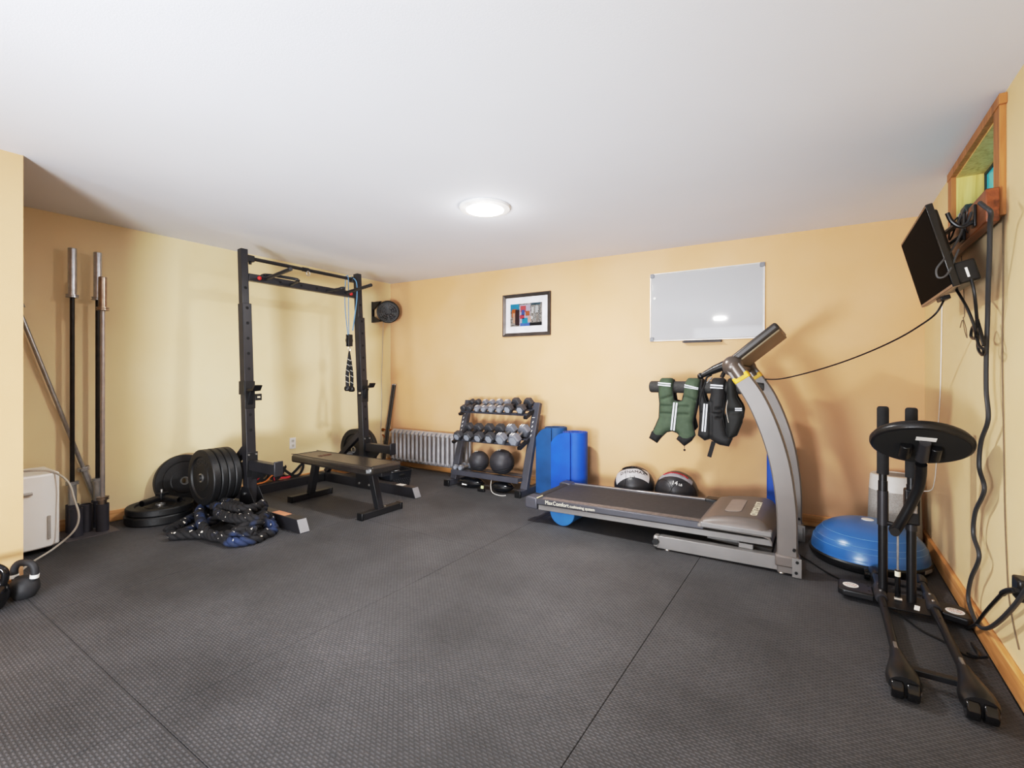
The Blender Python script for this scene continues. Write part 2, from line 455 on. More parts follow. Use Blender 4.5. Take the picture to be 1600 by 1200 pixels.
# dehumidifier
t = thing('dehumidifier', 'white dehumidifier with a grey hose cord behind the partition in the left corner', 'dehumidifier', (-4.37, .82, 0))
M_dh = mat('white_appliance', '#f2f2f1', .38, 0, '#ededec', 3)
ang = .03
g = G(); outl = [(-4.56, .60), (-4.20, .60), (-4.172, .70), (-4.175, .87), (-4.19, .93), (-4.235, .985), (-4.56, .985)]
g.prism(outl, (0, 0, .035), (1, 0, 0), (0, 1, 0), (0, 0, 1), .475)
build(g, 'body', M_dh, t, .012, 3)
g = G().tube([(-4.168, y, .40) for y in (.69, .74, .79, .84)], [.012, .02, .02, .018], 12, flat=.5)
build(g, 'grip_recess', mat('appliance_shadow_grey', '#b9b8b6', .5), t)
build(G().box(-4.196, -4.178, .915, .93, .09, .24), 'bucket_recess', mat('appliance_shadow_grey', '#b9b8b6', .5), t, .002)
for x in (-4.5, -4.24):
    for y in (.66, .93): build(G().cyl((x, y, 0), (x, y, .036), .022, n=14), 'caster', M_plastic, t)
cord = [(-4.40, .70, .515), (-4.30, .80, .53), (-4.22, .93, .522), (-4.16, 1.005, .45), (-4.12, 1.03, .33), (-4.09, 1.045, .22), (-4.09, 1.02, .13), (-4.10, .93, .045), (-4.0, .80, .012), (-3.86, .72, .008), (-3.75, .70, .008)]
build(G().tube(spline(cord, 8), .0065, 8), 'power_cord', M_cream, t)

# barbell stand
HX = .035
t = thing('barbell_stand', 'dark grey five tube barbell stand on a square steel plate in the left corner', 'barbell stand', (-4.47, 1.2, 0))
PTS = {'FL': (-4.425, 1.115), 'FR': (-4.42, 1.262), 'C': (-4.50, 1.19), 'BL': (-4.575, 1.132), 'BR': (-4.575, 1.277)}
build(G().box(-4.645, -4.325, 1.035, 1.338, 0, .007), 'base_plate', mat('raw_steel_plate', '#5d585c', .5, .5, '#6e686a', 6), t, .001)
for k, (x, y) in PTS.items():
    build(G().pipe((x, y, .007), (x, y, .205), .0375, .0295), 'tube', M_holder, t)
def barbell(x, y, z0, L, sl, shaft_m, sleeve_m, label, rs=.0138, rc=.037):
    t = thing('barbell', label, 'barbell', (x, y, z0), 'barbells in the corner')
    build(G().cyl((x, y, z0+sl), (x, y, z0+L-sl), rs, n=16), 'shaft', shaft_m, t)
    for e in (0, 1):
        a, b = (z0, z0+sl) if e == 0 else (z0+L-sl, z0+L)
        s = build(G().cyl((x, y, a), (x, y, b), .025, n=24), 'sleeve', sleeve_m, t, .002)
        zc = b-.02 if e == 0 else a
        build(G().lathe([(0, 0), (rc, 0), (rc, .008), (.032, .010), (.032, .014), (rc, .016), (rc, .022), (0, .022)], (x, y, zc), n=28), 'collar', sleeve_m, s)
    return t
M_bs = mat('black_oxide_shaft', '#2a2523', .35, .6, '#1f1c1b', 20)
M_nick = mat('warm_nickel', '#b3a497', .3, 1.0, '#9d8f84', 25)
barbell(PTS['BL'][0], PTS['BL'][1], .01, 2.065, .36, M_bs, M_chrome, 'tall barbell with a black shaft and bright chrome ends, leftmost upright one')
barbell(PTS['BR'][0], PTS['BR'][1], .01, 2.065, .36, M_bs, M_chrome, 'tall barbell with a black shaft and chrome ends, partly behind the shorter silver bar')
barbell(PTS['FR'][0], PTS['FR'][1], .01, 1.86, .245, mat('silver_shaft', '#b5b1b4', .4, .7, '#a7a3a6', 20), M_nick, 'shorter silver barbell with warm nickel ends at the front right of the stand')
# leaning bar
p0 = V((-4.632, 1.335, .026)); p1 = V((-4.625, .855, 1.64)); d = (p1-p0).normalized()
t = thing('barbell', 'chrome barbell leaning diagonally into the left corner behind the stand', 'barbell', p0, 'barbells in the corner')
build(G().cyl(p0+d*.44, p1-d*.02, .0135, n=16), 'shaft', M_steel, t)
s = build(G().cyl(p0, p0+d*.44, .0225, n=22), 'sleeve', M_chrome, t, .002)
build(G().cyl(p0+d*.425, p0+d*.452, .037, n=24), 'collar', M_chrome, s, .003)
s = build(G().cyl(p1-d*.02, p1+d*.3, .0225, n=22), 'sleeve', M_chrome, t, .002)
build(G().cyl(p1-d*.03, p1, .037, n=24), 'collar', M_chrome, s, .003)

# ------------------------------------------------------------------ bumper plates
def plate_proto(label, R=.222, T=.052, group=None):
    """plate standing on its rim at the origin, axis along local Y, face looking -Y"""
    t = thing('bumper_plate', label, 'weight plate', (0, 0, 0), group)
    h = T/2
    prof = [(.0265, -h+.008), (.1, -h+.008), (.106, -h+.013), (.16, -h+.013), (.168, -h+.001), (.2, -h), (R-.006, -h+.001), (R, -h+.008),
            (R, h-.008), (R-.006, h-.001), (.2, h), (.168, h-.001), (.16, h-.013), (.106, h-.013), (.1, h-.008), (.0265, h-.008), (.0265, -h+.008)]
    build(G().lathe([(r, -z) for r, z in prof], (0, 0, 0), (0, -1, 0), n=64), 'disc', M_rubber, t)
    build(G().pipe((0, -h-.001, 0), (0, h+.001, 0), .034, .0255, 28), 'hub_ring', M_zinc, t)
    return t
def plate_letters(t, T, word='ROGUE', r=.132):
    # raised black lettering round the face
    m = mat('raised_rubber_letters', '#2d2c2c', .45)
    disc = [c for c in t.children if c.name.startswith('disc')][0]
    G0 = G()
    for k, ch in enumerate(word):
        a = math.radians(90+52-26*k)
        o = V((math.cos(a)*r, -T/2+.0125, math.sin(a)*r)); up = V((math.cos(a), 0, math.sin(a))); ax = V((math.sin(a), 0, -math.cos(a)))
        g = text(ch, .058, 'x', None, None, o, ax, up, .003, 'CENTER', 1.25)
        G0.add(g.v, g.f)
    for k, ch in enumerate('45LB'):
        a = math.radians(270-24+16*k)
        o = V((math.cos(a)*r, -T/2+.0125, math.sin(a)*r)); up = -V((math.cos(a), 0, math.sin(a))); ax = V((-math.sin(a), 0, math.cos(a)))
    build(G0, 'raised_lettering', m, disc, smooth=False)
GP = 'bumper plates around the rack'
CX, CZ = -4.12, .333
pf = plate_proto('black bumper plate with raised lettering, front one of the four on the left rack peg', .222, .058, GP)
plate_letters(pf, .058)
pp = plate_proto('', .222, .05, GP)
pf.location = (CX, 1.815, CZ)
labs = ['second black bumper plate from the front on the left rack peg', 'third black bumper plate from the front on the left rack peg',
        'rearmost black bumper plate on the left rack peg, against the upright']
pp.location = (CX, 1.872, CZ); pp['label'] = labs[0]
dup(pp, (CX, 1.924, CZ), labs[1]); dup(pp, (CX, 1.976, CZ), labs[2])
# two lying flat
FS = V((-4.415, 1.615, 0))
RX90 = (PI/2, 0, 0)
dup(pp, FS+V((0, 0, .036)), 'black bumper plate lying flat on the floor, lower one of the pair by the stand', (-PI/2, 0, 0)).scale = (1, 1.38, 1)
dup(pp, FS+V((.006, .006, .099)), 'black bumper plate lying flat, upper one with the grip handle on it', (-PI/2, 0, .4)).scale = (1, 1.05, 1)
# one leaning on the wall
lp = dup(pp, (-4.565, 1.925, .232), 'black bumper plate leaning against the left wall behind the rack plates')
lp.rotation_euler = (0, 0, 0)
lean = math.radians(9)
lp.matrix_basis = Matrix.Translation(V((-4.588, 1.86, .241))) @ Matrix.Rotation(-lean, 4, 'Y') @ Matrix.Rotation(PI/2, 4, 'Z')
# right stack behind the right upright
rp = dup(pp, (-4.22, 3.355, .345), 'black bumper plate on the right rack peg, nearest the upright')
dup(pp, (-4.22, 3.407, .345), 'black bumper plate on the right rack peg, middle one')
dup(pp, (-4.22, 3.459, .345), 'black bumper plate on the right rack peg, outer one by the radiator')

# grip handle on the flat plates
c = V((-4.47, 1.66, .178)); zt = .128
t = thing('grip_handle', 'black V shaped landmine grip handle lying on the flat bumper plates', 'handle attachment', (c.x, c.y, zt))
a = V((-4.375, 1.485, .158)); b = V((-4.27, 1.70, .158))
c2 = V((-4.468, 1.655, .163))
for q in (a, b):
    dq = (q-c2).normalized()
    build(G().pipe(c2+dq*.02, q, .0235, .019, 20), 'grip', M_plastic, t)
build(G().obox(c2+V((0, 0, .012)), (1, .4, 0), .03, (-.4, 1, 0), .036, (0, 0, 1), .026), 'clamp', M_black, t, .004)
build(G().cyl(c2+V((-.01, 0, .035)), c2+V((-.01, 0, .06)), .009, n=8), 'bolt', M_zinc, t)

# ------------------------------------------------------------------ battle rope
def rope_mat():
    m = bpy.data.materials.new('flecked_rope'); m.use_nodes = True
    nt = m.node_tree; N = nt.nodes.new; L = nt.links.new; b = nt.nodes['Principled BSDF']; b.inputs['Roughness'].default_value = .8
    g = N('ShaderNodeNewGeometry'); tc = N('ShaderNodeTexCoord')
    n1 = N('ShaderNodeTexNoise'); n1.inputs['Scale'].default_value = 5; L(tc.outputs['Object'], n1.inputs['Vector'])
    r1 = N('ShaderNodeValToRGB'); e = r1.color_ramp.elements; e[0].position = .54; e[0].color = lin('#131215'); e[1].position = .66; e[1].color = lin('#22355a')
    L(n1.outputs['Fac'], r1.inputs['Fac'])
    n2 = N('ShaderNodeTexNoise'); n2.inputs['Scale'].default_value = 30; n2.inputs['Detail'].default_value = 1; L(tc.outputs['Object'], n2.inputs['Vector'])
    r2 = N('ShaderNodeValToRGB'); e = r2.color_ramp.elements; e[0].position = .685; e[0].color = (0, 0, 0, 1); e[1].position = .71; e[1].color = (1, 1, 1, 1)
    L(n2.outputs['Fac'], r2.inputs['Fac'])
    mx = N('ShaderNodeMix'); mx.data_type = 'RGBA'; L(r2.outputs['Color'], mx.inputs[0]); L(r1.outputs['Color'], mx.inputs[6]); mx.inputs[7].default_value = lin('#d9d2c6')
    L(mx.outputs[2], b.inputs['Base Color'])
    n3 = N('ShaderNodeTexNoise'); n3.inputs['Scale'].default_value = 160; L(tc.outputs['Object'], n3.inputs['Vector'])
    bp = N('ShaderNodeBump'); bp.inputs['Strength'].default_value = .4; bp.inputs['Distance'].default_value = .004
    L(n3.outputs['Fac'], bp.inputs['Height']); L(bp.outputs['Normal'], b.inputs['Normal'])
    return m
def fl(px, py, z): return at_z(px, py, z)
R0 = .030
rp_pts = [  # drawn as the pile lies on the floor, z = height of the rope's middle
 (262, 830, .030), (285, 818, .030), (312, 803, .034), (335, 795, .05), (352, 800, .085), (338, 812, .07), (312, 822, .034), (286, 833, .030), (268, 838, .030),
 (300, 836, .030), (330, 836, .032), (352, 840, .05), (376, 826, .085), (368, 806, .11), (345, 796, .13), (325, 790, .11), (312, 800, .085), (316, 822, .07), (332, 838, .036),
 (360, 836, .07), (388, 820, .12), (382, 800, .15), (356, 788, .15), (330, 786, .10), (318, 796, .04), (345, 806, .035), (380, 812, .04), (405, 806, .10), (412, 790, .14), (400, 796, .16), (375, 800, .17), (352, 794, .17),
 (340, 802, .13), (360, 812, .14), (392, 814, .15), (412, 818, .10), (428, 826, .035), (420, 834, .030), (398, 836, .032), (384, 830, .07), (402, 820, .12), (416, 808, .10), (424, 820, .04), (410, 838, .030), (388, 846, .030), (362, 848, .030), (352, 842, .032), (372, 836, .06), (398, 832, .09)]
pts = []
for i, (px, py, z) in enumerate(rp_pts):
    p = at_z(px, py-0, 0.0)
    p.z = z
    # the pixel is where the rope is seen; move along the sight line to height z
    p = at_z(px, py, z*.9); p.z = z
    pts.append(p)
path = spline(pts, 14)
# even spacing
acc = [0]
for a_, b_ in zip(path, path[1:]): acc.append(acc[-1]+(b_-a_).length)
N_ = int(acc[-1]/.011); even = []; j = 0
for i in range(N_+1):
    s_ = acc[-1]*i/N_
    while j < len(acc)-2 and acc[j+1] < s_: j += 1
    k = (s_-acc[j])/max(1e-9, acc[j+1]-acc[j]); even.append(path[j].lerp(path[j+1], max(0, min(1, k))))
g = G(); strands = [[], [], []]
x, y, _d = frame_from(even[1]-even[0])
for i, p in enumerate(even):
    tq = (even[min(i+1, N_)]-even[max(i-1, 0)]).normalized()
    x = (x-tq*x.dot(tq)).normalized(); y = tq.cross(x)
    for k in range(3):
        th = 2*PI*k/3+i*.011*2*PI/.15
        q = p+(x*math.cos(th)+y*math.sin(th))*.0172
        q.z = max(q.z, .0182)
        strands[k].append(q)
for s_ in strands: g.tube(s_, .0182, 9)
solo(g, 'battle_rope', rope_mat(), 'thick black and blue battle rope with pale flecks heaped in front of the rack foot', 'battle rope', (pts[20].x, pts[20].y, 0), angle=80)
# ================================================================== power rack
t = thing('power_rack', 'tall black half rack with a pull up bar standing against the left wall', 'power rack', (-3.9, 2.64, 0))
YL, YR = 2.06, 3.22
def ux(z): return -3.892-.0560*(z-.1)          # centre of the leaning posts
uv = V((-.0560, 0, 1)).normalized()
M_up = mat('rack_charcoal', '#2c2b2f', .38, .15, '#252428', 5)
for Yc, inn in ((YL, 1), (YR, -1)):
    # outer sleeve with bolt holes, inner telescoping post
    p0, p1 = V((ux(.09), Yc, .09)), V((ux(1.74), Yc, 1.74)); q1 = V((ux(2.175), Yc, 2.175))
    ax = V((1, 0, .056)).normalized()
    g = G().obox((p0+p1)/2, ax, .0375, (0, 1, 0), .0375, uv, (p1-p0).length/2)
    up = build(g, 'upright', M_up, t, .004)
    g = G().obox((p1+q1)/2-ax*.008, ax, .030, (0, 1, 0), .028, uv, (q1-p1).length/2+.02)
    ip = build(g, 'upright_extension', M_up, up, .003)
    g = G()
    for k in range(9):
        z = .70+k*.125
        if z > 1.7 or .92 < z < 1.1: continue
        c_ = V((ux(z), Yc, z))+ax*.0376; g.cyl(c_-ax*.004, c_+ax*.0008, .0125, n=18)
    z = 1.87; c_ = V((ux(z), Yc, z))+ax*.0222; g.cyl(c_-ax*.004, c_+ax*.0008, .0125, n=18)
    build(g, 'bolt_holes', M_hole, up)
    # foot: long square tube with a sloped front end
    g = G().prism([(-4.60, 0), (-3.150, 0), (-3.195, .095), (-4.60, .095)], (0, Yc-.0375, 0), (1, 0, 0), (0, 0, 1), (0, 1, 0), .075)
    ft = build(g, 'base_foot', M_up, t, .003)
    g = G().prism([(-.0365, .004), (.0365, .004), (.0365, .092), (-.0365, .092)], (0, 0, 0), (0, 1, 0), (0, 0, 1), (1, 0, 0), .002)
    for p in g.v: p.x = -3.150-.045*(p.z/.095)+(.0004 if p.x < .001 else .003); p.y += Yc
    build(g, 'end_cap', mat('worn_grey_cap', '#8f8f92', .4, .2), ft, smooth=False)
    if inn == 1: build(G().box(-3.53, -3.36, Yc-.03, Yc+.03, .0953, .0962), 'warning_label', mat('salmon_label', '#c98a6d', .6), ft, smooth=False)['label'] = 'salmon coloured label'
    else: build(G().box(-3.42, -3.33, Yc-.03, Yc+.03, .0953, .0962), 'warning_label', mat('pale_label', '#cfcac4', .6), ft, smooth=False)['label'] = 'small white label'
    # rear diagonal brace
    build(G().bar((-3.97, Yc, .545), (-4.53, Yc, .10), .05, .05, (0, 1, 0)), 'diagonal_brace', M_up, t, .003)
    # gusset plates at the bottom of the post
    for sy in (-1, 1):
        g = G().prism([(-4.0, .01), (-3.70, .01), (-3.74, .11), (-3.845, .24), (-3.95, .24), (-3.99, .12)], (0, Yc+sy*.0375+(-.005 if sy < 0 else 0), 0), (1, 0, 0), (0, 0, 1), (0, 1, 0), .005)
        gp = build(g, 'gusset_plate', M_black, t, .001)
        g = G()
        for x, z in ((-3.9, .19), (-3.93, .05), (-3.78, .05)): g.cyl((x, Yc+sy*.0425, z), (x, Yc+sy*.052, z), .011, n=6)
        build(g, 'bolts', M_zinc, gp)
    # plate peg sticking outwards
    xz = (CX, CZ) if inn == 1 else (-4.265, .30)
    ya, yb = (Yc-.02, 1.772) if inn == 1 else (Yc+.02, 3.50)
    pg = build(G().cyl((xz[0], ya, xz[1]), (xz[0], yb, xz[1]), .0245, n=24), 'plate_peg', M_chrome if inn < 0 else M_black, t, .003)
    if inn == 1: build(G().box(-4.19, -4.05, Yc-.03, Yc+.03, .28, .42), 'peg_bracket', M_black, pg, .003)
    # bar hook
    z = 1.045; c_ = V((ux(z)+.0395, Yc, z))
    g = G().box(c_.x-.002, c_.x+.006, Yc-.04, Yc+.04, z-.055, z+.055)
    g.box(c_.x-.085, c_.x, Yc-inn*.0385-(.006 if inn > 0 else 0), Yc-inn*.0385+(0 if inn > 0 else .006), z-.055, z+.055)
    jh = build(g, 'bar_hook', M_black, t, .002)
    g = G().prism([(.006, -.03), (.105, -.022), (.135, .022), (.115, .026), (.095, -.002), (.006, -.005)], (c_.x, Yc-.032, z), (1, 0, 0), (0, 0, 1), (0, 1, 0), .064)
    build(g, 'hook_lip', M_plastic, jh, .002)
    g = G().prism([(.006, -.05), (.045, -.03), (.035, -.06), (.012, -.135), (.006, -.14)], (c_.x, Yc-.02, z), (1, 0, 0), (0, 0, 1), (0, 1, 0), .04)
    build(g, 'hook_web', M_black, jh, .002)
    # band bracket under it, with a slotted tab to the inner side
    z = .945
    g = G().box(ux(z)+.037, ux(z)+.044, Yc-.042, Yc+.042, z-.07, z+.05)
    y0, y1 = (Yc+.042, Yc+.095) if inn > 0 else (Yc-.095, Yc-.042)
    g.box(ux(z)+.037, ux(z)+.044, y0, y1, z-.005, z+.05)
    bb = build(g, 'slotted_bracket', M_black, t, .003)
    yc = (y0+y1)/2
    build(G().box(ux(z)+.0435, ux(z)+.0452, yc-.012, yc+.012, z+.016, z+.03), 'slot', mat('slot_pale', '#d9c9a8', .7), bb, smooth=False)
    # spotter arm
    z = .425; x0 = ux(z)+.0375
    g = G().box(x0, x0+.008, Yc-.045, Yc+.045, z-.10, z+.10)
    sa = build(g, 'spotter_bracket', M_black, t, .003)
    build(G().box(x0+.008, x0+.375, Yc-.028, Yc+.028, z-.045, z+.035), 'spotter_arm', M_up, sa, .003)
    build(G().box(x0+.375, x0+.388, Yc-.036, Yc+.036, z-.055, z+.06), 'spotter_end_plate', M_blk2, sa, .005)
    g = G().prism([(.008, -.045), (.20, -.045), (.16, -.085), (.008, -.125)], (x0, Yc-.004, z), (1, 0, 0), (0, 0, 1), (0, 1, 0), .008)
    build(g, 'spotter_web', M_black, sa, .001)
    g = G()
    for dx, dy in ((.0085, -.03), (.0085, .03)): g.cyl((x0+.008, Yc+dy, z+.08), (x0+.014, Yc+dy, z+.08), .008, n=8)
    build(g, 'bolts', M_zinc, sa)
# rear floor crossmember
build(G().box(-4.585, -4.51, YL+.038, YR-.038, 0, .088), 'rear_crossmember', M_up, t, .003)
build(G().box(-4.51, -4.50, YR-.11, YR-.038, .01, .08).box(-4.60, -4.50, YR-.05, YR-.038, .0, .094), 'corner_bracket', M_black, t, .003)
# pull up bar
z = 2.13; xb = ux(z)-.008
pb = build(G().cyl((xb, YL+.03, z), (xb, YR-.03, z), .0155, n=20), 'pull_up_bar', M_black, t)
g = G().box(xb-.028, xb+.028, YL+.027, YL+.085, z-.03, z+.022).box(xb-.028, xb+.028, YR-.085, YR-.027, z-.03, z+.022)
build(g, 'bar_bracket', M_black, pb, .004)
build(G().cyl((xb, YL+.06, z-.03), (xb, YL+.06, z-.05), .012, n=10), 'bolts', M_black, pb)
g = G().lathe([(0, 0), (.02, 0), (.02, .06), (0, .06)], (xb, 2.60, z), (0, 1, 0), n=20)
build(g, 'centre_clamp', M_black, pb)
g = G().tube([(xb+.02, 2.645+.017*math.cos(a), z-.035+.021*math.sin(a)) for a in [2*PI*i/16 for i in range(16)]], .0045, 8, closed=True)
build(g, 'eye_ring', M_zinc, pb)
# lower multi grip crossmember
z = 1.967; xc = ux(z)-.004
mg = build(G().box(xc-.028, xc+.030, YL+.029, YR-.029, z-.029, z+.029), 'grip_crossmember', M_up, t, .003)
g = G()
for y in (2.36, 2.56, 2.72, 2.9): g.cyl((xc+.027, y, z), (xc+.0312, y, z), .011, n=16)
build(g, 'bolt_holes', M_hole, mg)
for y in (YL+.115, YR-.115):
    build(G().sphere((xc+.032, y, z+.002), .017, 16), 'knob', M_red, mg)
for sgn, y0 in ((1, 2.235), (-1, 3.045)):
    gr = build(G().cyl((xc+.02, y0, z+.005), (-3.56, y0-.03, z+.035), .0155, n=18), 'forward_grip', M_black, mg, .002)
    lp_ = spline([(xc-.01, y0-.02*sgn, z+.03), (xc-.03, y0+.02*sgn, z+.05), (xc+.06, y0+.07*sgn, z+.04), (-3.80, y0+.155*sgn, z+.012), (-3.79, y0+.175*sgn, z+.006), (-3.81, y0+.19*sgn, z), (xc+.06, y0+.215*sgn, z-.008), (xc+.02, y0+.22*sgn, z-.01)], 6)
    build(G().tube(lp_, .0125, 12), 'bent_grip', M_black, mg)
# cable pulley hung from the pull up bar by a blue strap
t = thing('pulley', 'black cable pulley hung by thin blue cord from the pull up bar, right end', 'pulley', (-3.97, 3.09, 1.50))
M_cord = mat('blue_cord', '#5d86a6', .6)
px_ = xb
build(G().tube(spline([(px_+.022, 3.095, 1.55), (px_+.022, 3.092, 1.9), (px_+.02, 3.09, 2.13), (px_, 3.09, 2.152), (px_-.022, 3.09, 2.12), (px_-.03, 3.09, 1.85), (px_+.01, 3.095, 1.55)], 8), .0045, 7), 'cord', M_cord, t)
g = G()
pts_ = spline([(xb+.01, 3.135, 2.15), (xb+.05, 3.165, 2.10), (xb+.06, 3.165, 1.95), (xb+.055, 3.15, 1.8), (xb+.045, 3.125, 1.60)], 8)
build(G().tube(pts_, .006, 7), 'strap', M_cord, t)
build(G().box(xb+.0, xb+.012, 3.075, 3.125, 1.44, 1.56).box(xb+.034, xb+.046, 3.075, 3.125, 1.44, 1.56), 'pulley_cheek', M_plastic, t, .004)
build(G().cyl((xb+.013, 3.10, 1.50), (xb+.033, 3.10, 1.50), .038, n=24), 'sheave', M_black, t)
build(G().tube([(xb+.023, 3.10+.014*math.cos(a), 1.415+.026*math.sin(a)) for a in [2*PI*i/14 for i in range(14)]], .004, 7, closed=True), 'carabiner', M_zinc, t)
t = thing('triceps_rope', 'black twisted triceps rope with ball ends hanging from the pulley', 'exercise rope', (xb+.023, 3.10, 1.39))
M_tr = mat('black_and_grey_braid', '#3a3a3a', .8)
for sy, xo, zb in ((-1, .02, 1.03), (1, -.01, 1.02)):
    pth = spline([(xb+.023, 3.10, 1.392), (xb+.023+xo*.3, 3.10+sy*.012, 1.28), (xb+.023+xo*.7, 3.10+sy*.035, 1.15), (xb+.023+xo, 3.10+sy*.036, zb)], 14)
    r = build(G().tube(pth, [.006+.012*min(1, i/14) for i in range(len(pth))], 10), 'rope_leg', M_web, t)
    g = G(); pp_ = []
    for i, p in enumerate(pth):
        if i < 10: continue
        a = i*1.05; pp_.append(p+V((math.cos(a), math.sin(a), 0))*.0165)
    g.tube(spline(pp_, 4), .0045, 6)
    build(g, 'braid_strand', mat('pale_braid', '#a8a59f', .8), r)
    build(G().lathe([(0, 0), (.022, 0), (.032, .012), (.032, .034), (.022, .05), (.015, .05)], pth[-1]+V((0, 0, -.04)), n=20), 'rope_ball', M_plastic, r)

# ------------------------------------------------------------------ flat bench
t = thing('flat_bench', 'flat black padded weight bench standing inside the rack', 'bench', (-3.45, 2.63, 0))
g = G(); PZ0, PZ1 = .365, .43
outl = [(-4.02, 2.50), (-3.985, 2.475), (-2.96, 2.455), (-2.92, 2.485), (-2.91, 2.77), (-2.95, 2.80), (-3.98, 2.785), (-4.015, 2.76)]
g.prism(outl, (0, 0, PZ0), (1, 0, 0), (0, 1, 0), (0, 0, 1), PZ1-PZ0)
M_pad = mat('dark_vinyl', '#2f2a27', .26, 0, '#272320', 5, .08, 120, .6)
pad = build(g, 'pad', M_pad, t, .018, 4)
g = G().tube(spline([(p[0]*1+(.03 if p[0] < -3.4 else -.03), p[1]+(.028 if p[1] < 2.6 else -.028), PZ1+.0005) for p in outl], 4, True), .0025, 6, closed=True)
build(g, 'seam', mat('seam_thread', '#221d1a', .6), pad)
build(text('REP', .085, 'x', None, None, (-3.72, 2.64, PZ1+.0012), (0, 1, 0), (-1, 0, 0), .0006, 'CENTER', 1.0), 'faded_logo', mat('faded_red_print', '#6b3a2c', .5), pad, smooth=False)
build(G().box(-3.95, -2.93, 2.585, 2.685, .335, .366), 'frame_rail', M_black, t, .002)
for xt, xb_, xf in ((-3.86, -3.975, -4.0), (-3.10, -3.045, -3.045)):
    lg = build(G().bar((xt, 2.635, .345), (xb_, 2.66, .05), .055, .055, (0, 1, 0)), 'leg', M_black, t, .003)
    build(G().box(xf-.03, xf+.03, 2.465, 2.885, .004, .054), 'foot_bar', M_black, t, .003)
    for y in (2.465, 2.875): build(G().box(xf-.032, xf+.032, y-.004, y+.018, 0, .057), 'end_cap', M_plastic, lg, .004)
    build(G().cyl((xf+.0, 2.72, .054), (xf, 2.72, .06), .01, n=8), 'bolts', M_zinc, lg)

# ------------------------------------------------------------------ straps heaped behind the rack
def ribbon(g, pts, w, th=.003, up=(0, 0, 1)):
    sp = spline(pts, 6); n = len(sp); vs = []
    for i, p in enumerate(sp):
        d = (sp[min(i+1, n-1)]-sp[max(i-1, 0)]).normalized()
        sd = d.cross(V(up)); sd = sd.normalized() if sd.length > .05 else V((1, 0, 0)); nn = sd.cross(d)
        vs += [p-sd*w/2, p+sd*w/2, p+sd*w/2+nn*th, p-sd*w/2+nn*th]
    fs = [(0, 1, 2, 3), tuple((n-1)*4+k for k in (3, 2, 1, 0))]
    for i in range(n-1):
        for k in range(4): fs.append((i*4+k, i*4+(k+1) % 4, i*4+4+(k+1) % 4, i*4+4+k))
    return g.add(vs, fs)
def loopstrap(name, label, m, c, rx, ry, h, w, ph=0, group=None, marks=None):
    t = thing(name, label, 'strap', c, group)
    P = [V((c[0]+rx*math.cos(a+ph), c[1]+ry*math.sin(a+ph), c[2]+h*(.5+.5*math.sin(a*2+ph)))) for a in [2*PI*i/12 for i in range(13)]]
    g = ribbon(G(), P, w, .004, (1, 0, .1)); o = build(g, 'webbing', m, t)
    if marks:
        for k in (2, 5, 9):
            q = ribbon(G(), [P[k], P[k].lerp(P[k+1], .22)], w*1.08, .006, (1, 0, .1)); build(q, 'stripe', marks, o)['label'] = 'red stitched stripe'
    return t
GS = 'exercise straps heaped by the left wall'
loopstrap('exercise_strap', 'black strap with red stripes, heaped behind the rear bar beside the left upright', M_web, (-4.61, 2.52, .10), .03, .11, .10, .03, .4, GS, M_redweb)
loopstrap('exercise_strap', 'black strap with red stripes, middle of the heap behind the rear bar', M_web, (-4.625, 2.70, .10), .022, .10, .11, .032, 1.2, GS, M_redweb)
loopstrap('exercise_strap', 'plain black loop strap arched against the left wall behind the bench leg', M_web, (-4.635, 2.88, .09), .018, .13, .11, .026, 2.2, GS)
g = ribbon(G(), [(-4.575, 2.36, .095), (-4.56, 2.45, .098), (-4.555, 2.55, .105), (-4.56, 2.62, .15), (-4.58, 2.70, .17)], .013, .003, (1, 0, .5))
solo(g, 'exercise_strap', M_orange, 'narrow orange strap lying over the rear bar of the rack', 'strap', (-4.56, 2.5, .09), GS)
g = ribbon(G(), [(-4.62, 2.72, .10), (-4.60, 2.76, .10), (-4.59, 2.80, .098), (-4.6, 2.84, .10)], .02, .004, (1, 0, .5))
solo(g, 'exercise_strap', M_redweb, 'short red and black strap end behind the bench leg', 'strap', (-4.6, 2.85, .09), GS)

# ------------------------------------------------------------------ plastic basket
t = thing('plastic_basket', 'black plastic basket with hand holes beside the right foot of the rack', 'basket', (-3.76, 3.47, 0))
def rbox(hx, hy, r, n=4):
    o = []
    for cx_, cy_, a0 in ((hx-r, hy-r, 0), (-hx+r, hy-r, PI/2), (-hx+r, -hy+r, PI), (hx-r, -hy+r, 1.5*PI)):
        o += [(cx_+r*math.cos(a0+PI/2*i/n), cy_+r*math.sin(a0+PI/2*i/n)) for i in range(n+1)]
    return o
A, B, H = .175, .135, .165
outer0 = rbox(A-.02, B-.02, .03); outer1 = rbox(A, B, .035); in1 = rbox(A-.005, B-.005, .033); in0 = rbox(A-.025, B-.025, .028)
n = len(outer0); vs = [V((x, y, 0)) for x, y in outer0]+[V((x, y, H)) for x, y in outer1]+[V((x, y, H)) for x, y in in1]+[V((x, y, .006)) for x, y in in0]
fs = [tuple(range(n-1, -1, -1)), tuple(range(3*n, 4*n))]
for k in range(3): fs += [(k*n+i, k*n+(i+1) % n, (k+1)*n+(i+1) % n, (k+1)*n+i) for i in range(n)]
Mb = Matrix.Translation(V((-3.76, 3.47, 0))) @ Matrix.Rotation(-.2, 4, 'Z')
bk = build(G().add(vs, fs).xform(Mb), 'tub', mat('basket_black', '#1d1f25', .4), t)
rim = G().tube([V((x*1.01, y*1.01, H)) for x, y in outer1], .005, 6, closed=True).xform(Mb)
build(rim, 'rim', mat('basket_black', '#1d1f25', .4), bk)
g = G()
